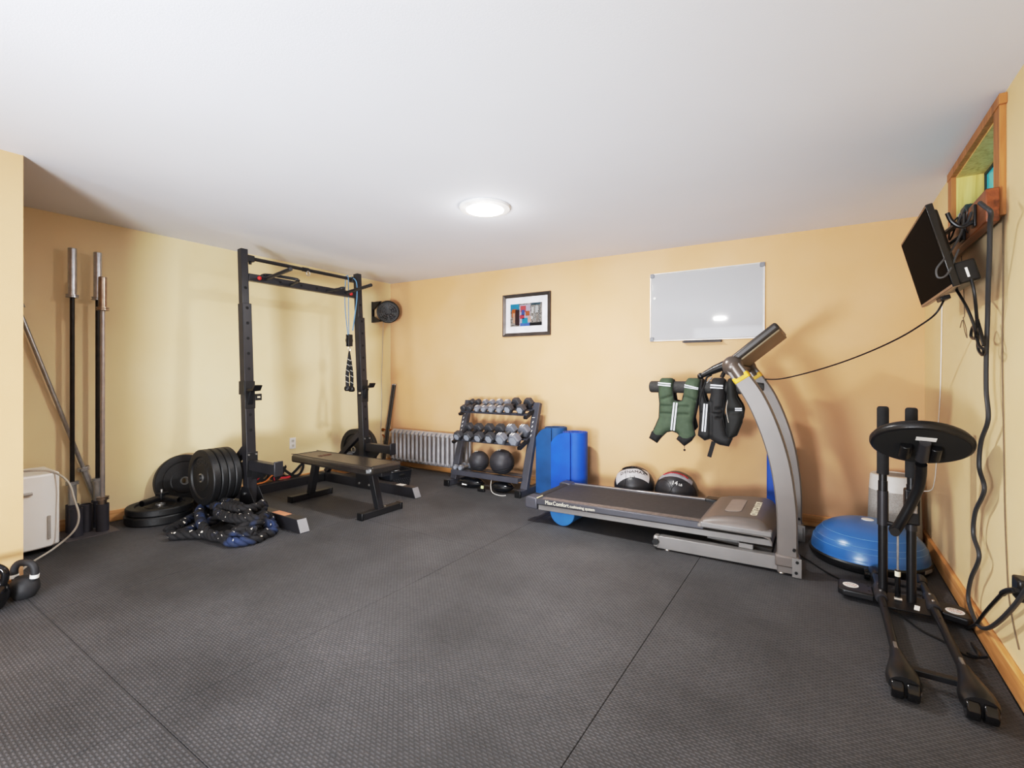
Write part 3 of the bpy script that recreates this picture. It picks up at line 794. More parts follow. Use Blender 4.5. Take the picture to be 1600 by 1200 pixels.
for r_ in range(4):
    for k in range(9):
        y = -.10+k*.025+(.012 if r_ % 2 else 0); z = .03+r_*.018
        x = A-.02+.02*z/H
        g.box(x-.001, x+.0012, y-.004, y+.004, z-.004, z+.004)
for r_ in range(4):
    for k in range(11):
        x = -.14+k*.028+(.012 if r_ % 2 else 0); z = .03+r_*.018; y = -(B-.02+.02*z/H)
        g.box(x-.004, x+.004, y-.0012, y+.001, z-.004, z+.004)
build(g.xform(Mb), 'vent_holes', mat('hole_grey', '#55565c', .7), bk, smooth=False)
g = G().tube([(A-.0005, y, .128) for y in (-.035, -.02, 0, .02, .035)], [.006, .013, .014, .013, .006], 10, flat=1).xform(Mb)
for p in g.v: pass
build(g, 'hand_hole', M_hole, bk)
# things inside it
M_clip = mat('silver_clip', '#b9b9bb', .3, .8)
BL = ['silver spring clip on top of the black basket at its left', 'silver spring clip on top of the black basket in its middle', 'silver spring clip on top of the black basket at its right']
for k, (x, y, z, rz) in enumerate([(-3.86, 3.40, .155, .3), (-3.78, 3.46, .165, 1.2), (-3.68, 3.44, .16, 2.2)]):
    t2 = thing('spring_clip', BL[k], 'collar clip', (x, y, z), 'clips in the basket')
    g = G(); sp = [V((x+.028*math.cos(a+rz), y+.028*math.sin(a+rz), z+.004*a/PI)) for a in [2*PI*i/14*1.6 for i in range(22)]]
    build(g.tube(sp, .005, 7), 'coil', M_clip, t2)
    for e in (0, -1): build(G().cyl(sp[e], sp[e]+V((math.cos(rz+e), math.sin(rz+e), .5))*.045, .008, n=8), 'grip', M_plastic, t2)
g = puffy([(-.12, -.08), (.1, -.09), (.13, .02), (.06, .09), (-.09, .08)], .05, .012, lambda u, v, h: Mb @ V((u, v, .10+h+.02*math.sin(u*30)*math.cos(v*25))), None, .05)
solo(g, 'cloth_bundle', mat('dark_grey_cloth', '#45454a', .9, 0, '#2f2f33', 20), 'dark grey cloth bundle filling the black basket under the clips', 'cloth', (-3.76, 3.47, .10))

# ================================================================== back left corner
# fan
fc = V((-4.475, 4.05, 1.928)); fd = V((.80, -.60, -.03)).normalized()
t = thing('wall_fan', 'small round black fan mounted high on the left wall at the corner', 'fan', (XL, 4.03, 1.93))
fx, fy, _ = frame_from(fd)
build(G().lathe([(0, -.11), (.07, -.11), (.10, -.06), (.13, -.03), (.137, 0), (.137, .03), (.128, .034), (.126, .0), (.0, -.01)], fc, fd, n=40), 'housing', M_plastic, t)
g = G()
for k in range(14):
    for rr in ():
        pass
for rr in (.03, .055, .08, .105):
    g.tube([fc+fd*.036+(fx*math.cos(a)+fy*math.sin(a))*rr for a in [2*PI*i/28 for i in range(28)]], .0022, 5, closed=True)
for k in range(10):
    a = 2*PI*k/10; g.cyl(fc+fd*.036+(fx*math.cos(a)+fy*math.sin(a))*.02, fc+fd*.034+(fx*math.cos(a+.4)+fy*math.sin(a+.4))*.128, .0022, n=6)
build(g, 'grille', mat('grille_grey', '#5c5c60', .4), t)
g = G()
for k in range(5):
    a = 2*PI*k/5; r1 = fx*math.cos(a)+fy*math.sin(a); r2 = fx*math.cos(a+.8)+fy*math.sin(a+.8)
    o_ = fc+fd*.01
    g.add([o_+r1*.025, o_+r1*.112+fd*.006, o_+r2*.112-fd*.01, o_+r2*.025-fd*.004], [(0, 1, 2, 3)])
build(g, 'blades', mat('fan_blade_grey', '#1c1c1e', .3), t, smooth=False)
build(G().cyl(fc+fd*.02, fc+fd*.042, .024, n=20), 'hub', M_black, t)
g = G().box(XL, XL+.012, 3.955, 3.995, 1.80, 2.06)
g.prism([(0, 2.055), (.15, 2.055), (.11, 2.03), (.03, 1.97), (0, 1.96)], (XL+.012, 3.96, 0), (1, 0, 0), (0, 0, 1), (0, 1, 0), .03)
g.prism([(0, 1.80), (.15, 1.805), (.11, 1.83), (.03, 1.87), (0, 1.88)], (XL+.012, 3.96, 0), (1, 0, 0), (0, 0, 1), (0, 1, 0), .03)
build(g, 'wall_bracket', M_plastic, t, .003)
build(G().tube(spline([(-4.60, 4.09, 1.83), (-4.655, 4.13, 1.70), (-4.66, 4.125, 1.4), (-4.66, 4.11, 1.1), (-4.66, 4.115, .8), (-4.66, 4.10, .5), (-4.655, 4.10, .12)], 8), .004, 6), 'power_cord', M_cream, t)
# poles
for k, (xx, yy, xa, ya, lb) in enumerate([(-4.575, 4.035, -4.60, 4.245, 'thin black pole leaning in the back left corner, left one of two'), (-4.545, 4.04, -4.565, 4.247, 'thin black pole leaning in the back left corner, right one of two')]):
    t = thing('pole', lb, 'pole', (xx, yy, 0), 'poles in the corner')
    b0, b1 = V((xx, yy, .002)), V((xa, ya, 1.03))
    build(G().cyl(b0, b1, .0125, n=14), 'shaft', mat('dark_pole', '#2b2827', .3), t)
    build(G().cyl(b1-(b1-b0).normalized()*.01, b1+(b1-b0).normalized()*.004, .0132, n=14), 'end_cap', M_steel, t)
# radiator
t = thing('radiator', 'silver painted cast iron column radiator on the back wall left of the dumbbells', 'radiator', (-3.95, 4.20, 0))
NS = 18; RX0, RX1 = -4.47, -3.30
for k in range(NS):
    x = RX0+(RX1-RX0)*k/(NS-1); g = G()
    for y in (4.125, 4.185):
        g.cyl((x, y, .115), (x, y, .44), .0185, n=12)
    # rounded heads joining the columns
    for z0, sg in ((.44, 1), (.115, -1)):
        g.prism([(4.104+.0, 0)]+[(4.155-.051*math.cos(a), .045*math.sin(a)) for a in [PI*i/10 for i in range(1, 10)]]+[(4.206, 0)], (x-.0215, 0, z0-sg*.012), (0, 1, 0), (0, 0, sg), (1, 0, 0), .043)
    if k in (0, NS-1):
        for y in (4.125, 4.185): g.cyl((x, y, .0), (x, y, .09), .012, .017, n=10)
    build(g, 'radiator_section', M_grey, t, .004)
g = G().cyl((RX0-.02, 4.155, .465), (RX1+.02, 4.155, .465), .015, n=12).cyl((RX0, 4.155, .10), (RX1+.02, 4.155, .10), .015, n=12)
build(g, 'header_pipe', M_grey, t)
g = G().cyl((XL+.001, 4.135, .455), (RX0-.02, 4.15, .462), .0085, n=12)
pp2 = build(g, 'supply_pipe', M_copper, t)
build(G().cyl((-4.56, 4.139, .458), (-4.53, 4.142, .459), .014, n=12).cyl((XL, 4.134, .455), (XL+.012, 4.135, .455), .02, n=14), 'pipe_fitting', mat('brass', '#b5893c', .35, .9), pp2)
g = G().tube(spline([(RX0-.01, 4.155, .10), (-4.52, 4.15, .14), (-4.57, 4.14, .24), (-4.60, 4.13, .33), (-4.64, 4.13, .38), (XL+.002, 4.13, .39)], 6), .007, 8)
build(g, 'return_pipe', M_copper, t)

# ================================================================== back wall
def wall_frame(x0, x1, z0, z1, w, y0, d):
    """mitred moulding ring hung on the back wall, projecting d from y0"""
    g = G(); prof = [(0, 0), (0, d), (.25, d), (.6, d*.75), (1, d*.55), (1, 0)]
    cor = [(x0, z0, 1, 1), (x1, z0, -1, 1), (x1, z1, -1, -1), (x0, z1, 1, -1)]
    k = len(prof); vs = [(cx_+sx*a*w, y0-h_, cz_+sz*a*w) for cx_, cz_, sx, sz in cor for a, h_ in prof]
    fs = [(c*k+i, c*k+(i+1) % k, ((c+1) % 4)*k+(i+1) % k, ((c+1) % 4)*k+i) for c in range(4) for i in range(k)]
    return g.add(vs, fs)
def tilt(parts, cx, cz, a):
    M = Matrix.Translation(V((cx, 0, cz))) @ Matrix.Rotation(a, 4, 'Y') @ Matrix.Translation(V((-cx, 0, -cz)))
    for g in parts: g.xform(M)
# framed picture
X0, X1, Z0, Z1 = -2.895, -2.310, 1.563, 2.012
t = thing('framed_picture', 'framed city street photograph with a white mat in a pewter frame on the back wall', 'picture', ((X0+X1)/2, YB, (Z0+Z1)/2))
fr = wall_frame(X0, X1, Z0, Z1, .036, YB, .026)
bd = G().box(X0+.03, X1-.03, YB-.012, YB, Z0+.03, Z1-.03)
ix0, ix1, iz0, iz1 = -2.80, -2.41, 1.668, 1.907
pm = bpy.data.materials.new('city_photo_print'); pm.use_nodes = True
def photo_nodes(m):
    nt = m.node_tree; N = nt.nodes.new; L = nt.links.new; b = nt.nodes['Principled BSDF']; b.inputs['Roughness'].default_value = .25
    tc = N('ShaderNodeTexCoord'); sp = N('ShaderNodeSeparateXYZ'); L(tc.outputs['Generated'], sp.inputs[0])
    n = N('ShaderNodeTexNoise'); n.inputs['Scale'].default_value = 22; n.inputs['Detail'].default_value = 3; L(tc.outputs['Generated'], n.inputs['Vector'])
    r = N('ShaderNodeValToRGB'); e = r.color_ramp.elements
    e[0].position = .32; e[0].color = (.012, .014, .018, 1); e[1].position = .62; e[1].color = (.30, .28, .26, 1)
    L(n.outputs['Fac'], r.inputs['Fac']); L(r.outputs['Color'], b.inputs['Base Color'])
photo_nodes(pm)
base = G().box(ix0, ix1, YB-.0135, YB-.0122, iz0, iz1)
W_, H_ = ix1-ix0, iz1-iz0
def pbox(u0, u1, v0, v1, k): return G().box(ix0+u0*W_, ix0+u1*W_, YB-.0139-k*.0002, YB-.0135, iz0+v0*H_, iz0+v1*H_)
pieces = []
def shade(hexc):
    dk = '#'+''.join('%02x' % int(int(hexc[i:i+2], 16)*.82) for i in (1, 3, 5))
    return mat('print_'+dk.strip('#'), dk, .3, 0, None, 40)
for u0, u1, v0, v1, k, hx in [(0, .28, .72, 1, 0, '#2f8fb5'), (.05, .2, .42, .78, 1, '#b5642c'), (.08, .15, .15, .6, 2, '#c9a08d'), (.16, .29, .05, .75, 2, '#3a2429'),
      (.30, .64, .0, .95, 1, '#b9b2c6'), (.33, .5, .62, .9, 2, '#c2575c'), (.36, .46, .48, .72, 3, '#4a5f9e'), (.31, .45, .33, .5, 3, '#c4485a'), (.38, .56, .12, .36, 3, '#2b93b8'),
      (.32, .62, .0, .14, 2, '#5577bf'), (.49, .62, .45, .66, 3, '#b0663d'), (.56, .66, .18, .42, 2, '#d0a99a'), (.68, .74, .55, .82, 2, '#cfcfd0'), (.80, .88, .56, .86, 2, '#c3c6c8'),
      (.66, .72, .3, .42, 2, '#d6d6d8'), (.77, .80, .2, .95, 2, '#8d9092'), (.91, .93, .1, .9, 2, '#777c80'), (.62, 1, 0, .14, 2, '#14171c'), (.66, .95, .9, 1, 2, '#3f5a66'), (.84, .9, .2, .45, 2, '#8a8480')]:
    pieces.append((pbox(u0, u1, v0, v1, k), hx))
tilt([fr, bd, base]+[p for p, _ in pieces], (X0+X1)/2, (Z0+Z1)/2, .006)
build(fr, 'frame', mat('pewter_frame', '#5d5652', .28, .5, '#4d4744', 8), t, angle=20)
build(bd, 'mat_board', mat('white_mat_board', '#e6e6ec', .5), t, smooth=False)
ph = build(base, 'photo_print', pm, t, smooth=False)
by = {}
for g, hx in pieces:
    by.setdefault(hx, G()).add(g.v, g.f)
G_all = [(hx, g) for hx, g in by.items()]
for hx, g in G_all: build(g, 'photo_patch', shade(hx), ph, smooth=False)
# whiteboard
X0, X1, Z0, Z1 = -1.288, -.372, 1.450, 2.055
t = thing('whiteboard', 'blank white dry erase board with an aluminium frame on the back wall', 'whiteboard', ((X0+X1)/2, YB, (Z0+Z1)/2))
pn = G().box(X0+.01, X1-.01, YB-.012, YB, Z0+.01, Z1-.01)
fr = wall_frame(X0, X1, Z0, Z1, .02, YB, .017)
cns = []
for x in (X0, X1):
    for z in (Z0, Z1):
        cn = G(); cns.append(cn); cn.box(min(x, x-.035*(1 if x > -.8 else -1))-.002, max(x, x-.035*(1 if x > -.8 else -1))+.002, YB-.0195, YB, min(z, z-.035*(1 if z > 1.7 else -1))-.002, max(z, z-.035*(1 if z > 1.7 else -1))+.002)
tr = G().prism([(0, 0), (.055, 0), (.06, .012), (.055, .012), (.05, .005), (0, .02)], (-.995, YB, Z0-.022), (0, -1, 0), (0, 0, 1), (1, 0, 0), .305)
mg_ = G().cyl((X0+.04, YB-.012, 1.835), (X0+.04, YB-.018, 1.835), .012, n=20)
tilt([pn, fr, tr, mg_]+cns, (X0+X1)/2, (Z0+Z1)/2, .006)
wbm = mat('whiteboard_enamel', '#aeafb2', .06, 0, '#abacaf', 1, spec=.5)
build(pn, 'writing_panel', wbm, t, smooth=False)
build(fr, 'frame', mat('anodised_aluminium', '#d7d6d4', .35, .4), t, angle=20)
for cn in cns: build(cn, 'corner_cap', mat('grey_corner_cap', '#7f8288', .5), t, .008, 3)
build(tr, 'pen_tray', mat('grey_pen_tray', '#57575b', .4), t, smooth=False)
build(mg_, 'magnet', M_white, t)
# ================================================================== dumbbell rack
t = thing('dumbbell_rack', 'three tier charcoal dumbbell rack against the back wall', 'dumbbell rack', (-2.8, 3.95, 0))
M_dr = mat('slate_enamel', '#4a4b54', .4, .15, '#42434b', 6)
RXL, RXR = -3.245, -2.372
for x in (RXL, RXR):
    ps = build(G().bar((x, 3.85, .05), (x, 4.105, .87), .05, .075, (1, 0, 0)), 'side_post', M_dr, t, .004)
    build(G().bar((x, 3.735, .032), (x, 4.20, .032), .06, .06), 'foot', M_dr, t, .006)
    g = G().box(x-.034, x+.034, 3.72, 3.74, 0, .066)
    build(g, 'foot_cap', M_plastic, ps, .005)
    # white slashes printed up the post
    g = G(); dirp = V((0, .255, .82)).normalized(); nf = V((0, -.82, .255)).normalized()
    for k in range(4):
        c_ = V((x, 3.85, .05))+dirp*(.52+.045*k)+nf*.0379
        g.obox(c_, (1, 0, 0), .0035, dirp+V((.35, 0, 0)), .011, nf, .0004)
    c_ = V((x, 3.85, .05))+dirp*.70+nf*.0379; g.obox(c_, (1, 0, 0), .016, dirp, .0022, nf, .0004)
    build(g, 'printed_marks', M_decal, ps, smooth=False)
SL = math.radians(21); sd = V((0, math.cos(SL), math.sin(SL))); sn = V((0, -math.sin(SL), math.cos(SL)))
def shelf(yc, zc, half):
    g = G()
    for o_ in (-half, half):
        c_ = V(((RXL+RXR)/2, yc, zc))+sd*o_
        g.obox(c_, (1, 0, 0), (RXR-RXL)/2-.025, sd, .028, sn, .004)
        g.obox(c_-sd*.026*(1 if o_ < 0 else -1)+sn*.008, (1, 0, 0), (RXR-RXL)/2-.025, sd, .003, sn, .012)
    s = build(g, 'shelf_rail', M_dr, t, .002)
    g = G()
    for x in (RXL+.03, RXR-.03): g.obox(V((x, yc, zc))-sn*.012, (1, 0, 0), .02, sd, half+.055, sn, .014)
    build(g, 'shelf_bracket', M_black, s, .003)
T1 = (4.005, .782); T2 = (3.900, .500)
shelf(T1[0], T1[1], .055); shelf(T2[0], T2[1], .06)
g = G().box(RXL+.025, RXR-.025, 3.77, 3.85, .155, .165).box(RXL+.025, RXR-.025, 3.90, 4.0, .155, .165)
g.box(RXL+.025, RXR-.025, 3.765, 3.772, .12, .17).box(RXL+.025, RXL+.05, 3.77, 4.0, .13, .155).box(RXR-.05, RXR-.025, 3.77, 4.0, .13, .155)
build(g, 'bottom_tray', M_dr, t, .002)

def dumbbell(kind, r, L, hl, label):
    t = thing('dumbbell', label, 'dumbbell', (0, 0, 0), 'dumbbells on the rack')
    hm = {'d': mat('dumbbell_dark', '#3c3d42', .5, 0, '#303136', 10), 'l': mat('dumbbell_grey', '#6d7078', .5, 0, '#5d6068', 10), 'r': mat('dumbbell_round', '#38393e', .5)}[kind]
    n = 18 if kind == 'r' else 6
    for s in (-1, 1):
        a = s*(L/2); b_ = s*(L/2-hl); g = G()
        ph = PI/6
        prof = [(0, a), (r*.80, a), (r, a-s*r*.2), (r, b_+s*r*.2), (r*.82, b_), (0, b_)]
        g.lathe([(q, z) for q, z in prof], (0, 0, 0), (0, 1, 0), n=n)
        h = build(g, 'head', hm, t, smooth=(kind == 'r'))
        if kind != 'r':
            g2 = G().lathe([(0, a+s*.0006), (r*.66, a+s*.0006), (r*.66, a-s*.001), (0, a-s*.001)], (0, 0, 0), (0, 1, 0), n=6)
            build(g2, 'end_face', mat('dumbbell_face', '#70747e' if kind == 'd' else '#8d929c', .45), h, smooth=False)
            g3 = G()
            for k in (-1, 1):
                yy = (a+b_)/2; g3.box(-r*.22+k*r*.2-r*.1, -r*.22+k*r*.2+r*.1, yy-hl*.28, yy+hl*.28, r*.866, r*.868) if kind == 'l' else None
            if g3.v: build(g3, 'weight_mark', M_decal, h, smooth=False)
    build(G().tube([(0, y, 0) for y in (-L/2+hl, -L*.12, 0, L*.12, L/2-hl)], [.012, .014, .016, .014, .012], 12), 'handle', M_steel if kind == 'l' else M_blk2, t)
    return t
def put(d, x, tier, lift, roll=0):
    y, z = tier
    d.location = V((x, y, z))+sn*lift
    d.rotation_euler = (SL, 0, 0)
def xs(px, py, Y): return at_y(px, py, Y).x
top = [(726, 'r', .033), (735.5, 'r', .034), (747.5, 'l', .035), (758, 'l', .035), (770, 'l', .040), (782.5, 'l', .039), (796.5, 'd', .052), (816, 'd', .053)]
tl = ['small round headed black dumbbell, leftmost on the top tier', 'small round headed black dumbbell, second from the left on the top tier',
      'small light grey hex dumbbell, third from the left on the top tier', 'small light grey hex dumbbell, fourth from the left on the top tier',
      'grey hex dumbbell, fifth from the left on the top tier', 'grey hex dumbbell, sixth from the left on the top tier',
      'larger dark hex dumbbell, second from the right on the top tier', 'larger dark hex dumbbell, rightmost on the top tier by the post']
for (px, kd, r), lb in zip(top, tl):
    x = xs(px, 640, 3.93); d = dumbbell(kd, r, .19+r*.6, .045+r*.4, lb); put(d, x, T1, r*.90+.020)
sec = [(717.5, 'd', .052), (733, 'd', .053), (750, 'd', .056), (767.5, 'd', .059), (785, 'l', .062), (805.5, 'l', .065)]
sl_ = ['dark hex dumbbell at the left end of the middle tier', 'dark hex dumbbell, second from the left on the middle tier', 'dark hex dumbbell, third from the left on the middle tier',
       'dark hex dumbbell, third from the right on the middle tier', 'large light grey hex dumbbell, second from the right on the middle tier', 'large light grey hex dumbbell at the right end of the middle tier']
for (px, kd, r), lb in zip(sec, sl_):
    x = xs(px, 686, 3.80); d = dumbbell(kd, r, .24+r*.5, .055+r*.4, lb); put(d, x, T2, r*.90+.016)
for x, lb in ((-3.172, 'very small grey dumbbell at the far left of the bottom tray'), (-3.105, 'very small grey dumbbell beside another at the left of the bottom tray')):
    d = dumbbell('l', .029, .19, .045, lb); d.location = (x, 3.865, .165+.029*.866+.002)
# slam balls
def slam(x, y, z, r, lb, txt):
    t = thing('slam_ball', lb, 'slam ball', (x, y, z), 'slam balls on the bottom tray')
    Mr = mat('charcoal_slam_rubber', '#343338', .5, 0, '#2c2b30', 20, .2, 90)
    prof = []
    m = 90
    for i in range(m+1):
        a = PI*i/m; k = 1
        if any(abs(a-b) < .035 for b in (.62, .80, .98, 1.16)): k = .955
        prof.append((max(0, math.sin(a)*r*k), -math.cos(a)*r*k))
    prof[0] = (0, -r); prof[-1] = (0, r)
    b_ = build(G().lathe(prof, (x, y, z), V((-.15, -.25, 1)).normalized(), n=48), 'ball', Mr, t, angle=70)
    axd = V((-.15, -.25, 1)).normalized(); g = G(); rx_, ry_, _ = frame_from(axd)
    for b in (1.95, 2.13, 2.31):
        g.tube([V((x, y, z))-axd*(-math.cos(b))*-1*0+axd*math.cos(b)*r*1.001+(rx_*math.cos(a)+ry_*math.sin(a))*math.sin(b)*r*1.001 for a in [2*PI*i/48 for i in range(48)]], .0022, 5, closed=True)
    build(g, 'groove', M_hole, b_)
    build(G().lathe([(0, r+.001), (r*.28, r*.965), (r*.28, r*.95), (0, r*.94)], (x, y, z), axd, n=24), 'label_disc', M_plastic, b_)
    build(text(txt, r*.34, 'x', None, None, V((x, y, z))+axd*(r+.0015), (.95, .3, .15), V((-.3, .9, .2)), .0008, 'CENTER'), 'weight_mark', M_decal, b_, smooth=False)
slam(-2.935, 3.875, .268, .104, 'smaller round charcoal slam ball, left one on the bottom tray', '20')
slam(-2.650, 3.875, .287, .124, 'larger round charcoal slam ball, right one on the bottom tray', '30')
# cases below the rack
def case(x, y, rx, ry, h, lb, st):
    t = thing('rounded_case', lb, 'case', (x, y, 0), 'cases under the dumbbell rack')
    g = G().sphere((x, y, h*.5), 1, 28, (rx, ry, h*.5)); b_ = build(g, 'shell', mat('glossy_navy_black', '#14161b', .22), t)
    build(G().tube([(x+rx*1.005*math.cos(a), y+ry*1.005*math.sin(a), h*.5) for a in [2*PI*i/32 for i in range(32)]], .008, 8, closed=True), 'seam_band', M_plastic, b_)
    if st: build(G().obox((x-.02, y-ry*.985, h*.42), (1, 0, 0), .028, (0, .25, 1), .012, (0, 1, -.25), .006), 'sticker', M_decal, b_, .001)['label'] = 'white sticker'
case(-3.01, 3.84, .155, .085, .105, 'long rounded black case with a white sticker under the left of the dumbbell rack', True)
case(-2.62, 3.84, .120, .085, .11, 'shorter rounded black case under the right of the dumbbell rack', False)
t = thing('charger_cable', 'thin pale cable with a yellow tag looped between the black cases', 'cable', (-2.75, 3.80, 0))
build(G().tube(spline([(-2.72, 3.80, .13), (-2.69, 3.74, .07), (-2.64, 3.70, .02), (-2.55, 3.69, .006), (-2.50, 3.72, .006)], 8), .004, 6), 'cord', M_cream, t)
build(G().obox((-2.79, 3.735, .045), (1, 0, 0), .016, (0, .2, 1), .014, (0, 1, -.2), .004), 'tag', mat('yellow_tag', '#c9cf9a', .5), t, .001)
build(G().box(-2.84, -2.76, 3.72, 3.75, 0, .03), 'plug_block', M_plastic, t, .004)

# ================================================================== mats and balls by the back wall
def rolled(name, cx, cy, r0, r1, turns, flap, h, m, lb, rnd=True, th=.012):
    t = thing(name, lb, 'exercise mat', (cx, cy, 0), 'rolled mats by the back wall')
    P = []
    n = int(turns*28)
    for i in range(n+1):
        a = -PI/2+2*PI*turns*(1-i/n)*-1; rr = r0+(r1-r0)*i/n
        P.append(V((cx+rr*math.cos(a), cy+rr*math.sin(a), 0)))
    # last point sits at the front (angle -90); the flap runs off to the left
    P += [V((cx-flap*k/6, cy-r1+.012*(k/6)**2, 0)) for k in range(1, 7)]
    g = G(); vs = []; m_ = len(P)
    for i, p in enumerate(P):
        d = (P[min(i+1, m_-1)]-P[max(i-1, 0)]).normalized(); nn = V((-d.y, d.x, 0))*th/2
        zt = h
        k = i-(m_-7)
        if rnd and k > 0: zt = h-.10*(k/6)**3
        vs += [p-nn+V((0, 0, .0)), p+nn, p+nn+V((0, 0, zt)), p-nn+V((0, 0, zt))]
    fs = [(0, 1, 2, 3), tuple((m_-1)*4+k for k in (3, 2, 1, 0))]
    for i in range(m_-1):
        for k in range(4): fs.append((i*4+k, i*4+(k+1) % 4, i*4+4+(k+1) % 4, i*4+4+k))
    build(g.add(vs, fs), 'roll', m, t, angle=50)
    return t
rolled('rolled_mat', -2.165, 4.11, .035, .112, 4, .17, .64, M_dkblue, 'darker blue rolled mat standing just right of the dumbbell rack')
rolled('rolled_mat', -1.905, 4.00, .035, .118, 4, .20, .622, M_blue, 'bright blue rolled mat standing behind the tail of the treadmill')
g = G()
for k in range(3): g.box(-.345+.0, -.150, 4.09+k*.045, 4.09+k*.045+.042, 0, .585)
solo(g, 'folded_mat', M_blue, 'bright blue folded mat standing on edge behind the treadmill uprights', 'exercise mat', (-.25, 4.15, 0), bevel=.012)

def med(cx, cy, r, lb, kind):
    t = thing('medicine_ball', lb, 'medicine ball', (cx, cy, 0), 'medicine balls behind the treadmill')
    c = V((cx, cy, r)); base_m = mat('black_leatherette', '#2c2c31', .38, 0, '#242428', 6, .1, 100)
    b_ = build(G().sphere(c, r, 40), 'ball', base_m, t)
    # panels: patches lying just above the sphere
    def patch(dirv, up, w, h_, off, nm, m, shape=None):
        d = V(dirv).normalized(); u = V(up); u = (u-d*u.dot(d)).normalized(); s_ = u.cross(d).normalized()
        nx, ny = 26, 14; g = G(); vs = []
        for j in range(ny+1):
            for i in range(nx+1):
                a = (i/nx-.5)*w; b2 = (j/ny-.5)*h_
                if shape: b2 *= shape(2*i/nx-1)
                q = (d*math.cos(a)*math.cos(b2)+s_*math.sin(a)*math.cos(b2)+u*math.sin(b2)).normalized()
                vs.append(c+q*(r+off))
        fs = [(j*(nx+1)+i, j*(nx+1)+i+1, (j+1)*(nx+1)+i+1, (j+1)*(nx+1)+i) for j in range(ny) for i in range(nx)]
        return build(g.add(vs, fs), nm, m, b_, angle=80)
    def onball(dirv, up, s, size, nm, m, bend=True, off=.004):
        d = V(dirv).normalized(); u = V(up); u = (u-d*u.dot(d)).normalized(); s_ = u.cross(d).normalized()*1
        g = text(s, size, 'x', None, None, (0, 0, 0), (1, 0, 0), (0, 1, 0), .0004, 'CENTER')
        for k, p in enumerate(g.v):
            a, b2, hh = p.x/r, p.y/r, p.z
            q = (d*math.cos(a)*math.cos(b2)+s_*math.sin(a)*math.cos(b2)+u*math.sin(b2)).normalized()
            g.v[k] = c+q*(r+off+hh)
        return build(g, nm, m, b_, smooth=False)
    def seam(dirv, ang, nm='stitching'):
        d = V(dirv).normalized(); x_, y_, _ = frame_from(d)
        g = G().tube([c+(d*math.cos(ang)+(x_*math.cos(a)+y_*math.sin(a))*math.sin(ang))*(r+.0005) for a in [2*PI*i/48 for i in range(48)]], .0018, 5, closed=True)
        return build(g, nm, M_hole, b_)
    cam = V((-cx*.9, -cy, .9))
    if kind == 'grey':
        patch((.05, -.62, .80), (-.25, .7, .6), 1.9, .72, .0015, 'grey_panel', mat('pale_grey_leatherette', '#b9b7ba', .5, 0, '#aeacaf', 20, .1, 120), lambda q: .75+.25*abs(q))
        g = G(); d0 = V((.05, -.30, .95)).normalized()
        pts_ = []
        for i in range(40):
            a = (i/39-.5)*1.35; q = V((math.sin(a)*.95+.08, -.22+.0*a, math.cos(a)*.93-.12*a)).normalized(); pts_.append(c+q*(r+.004)+V((0, .006*math.sin(i*2.2), 0)))
        build(G().tube(pts_, .005, 6), 'lacing', M_plastic, b_)
        onball((.10, -.55, .80), (-.22, .7, .6), 'DYNAMAX', .045, 'printed_name', M_plastic)
        onball((.16, -.78, .60), (-.22, .7, .6), '7 LB', .026, 'weight_mark', M_plastic)
        seam((-.8, -.5, .2), .85)
    else:
        patch((.05, -.42, .90), (0, .9, .4), 1.75, .30, .0015, 'grey_panel', mat('silver_grey_leatherette', '#8f9098', .5, 0, '#83848c', 20), None)
        pts_ = []
        for i in range(44):
            a = (i/43-.5)*1.25; q = V((math.sin(a)+.06, -.30, math.cos(a))).normalized(); pts_.append(c+q*(r+.003)+V((0, .008*math.sin(i*1.9), 0)))
        build(G().tube(pts_, .0055, 6), 'lacing', mat('red_lacing', '#b3323c', .6), b_)
        onball((.12, -.80, .58), (0, .5, .8), '14', .048, 'weight_mark', M_decal); onball((.38, -.78, .52), (0, .5, .8), 'LB', .026, 'weight_mark', M_decal)
        seam((-.5, -.8, .1), .6); seam((.6, -.8, .0), .7)
med(-1.372, 4.07, .174, 'black and pale grey medicine ball with lacing, left one behind the treadmill', 'grey')
med(-1.012, 4.07, .172, 'black medicine ball marked 14 LB with red lacing, right one behind the treadmill', 'red')

# ================================================================== treadmill
t = thing('treadmill', 'large silver grey treadmill with curved uprights along the back wall', 'treadmill', (-.9, 3.5, 0))
M_tm = mat('treadmill_silver', '#7c7a79', .4, .2, '#737170', 4)
M_tm2 = mat('treadmill_taupe', '#69625e', .42, .1, '#605955', 4)
M_tmd = mat('treadmill_dark_side', '#4d4d54', .4, .15, '#45454b', 4)
Y0, Y1 = 3.165, 3.835
def dz(x): return (x+1.83)/1.58          # 0 at the tail, 1 at the front
def lerp(a, b, k): return a+(b-a)*k
belt = G()
def deckpt(x, y, z): return V((x, y, z+.028*dz(x)))
def deckbox(x0, x1, y0, y1, z0, z1):
    g = G().box(x0, x1, y0, y1, z0, z1)
    for p in g.v: p.z += .028*dz(p.x)
    return g
build(deckbox(-1.84, -.55, Y0+.09, Y1-.09, .165, .192), 'running_belt', mat('running_belt_black', '#353335', .75, 0, '#2f2d2f', 30), t, .004)
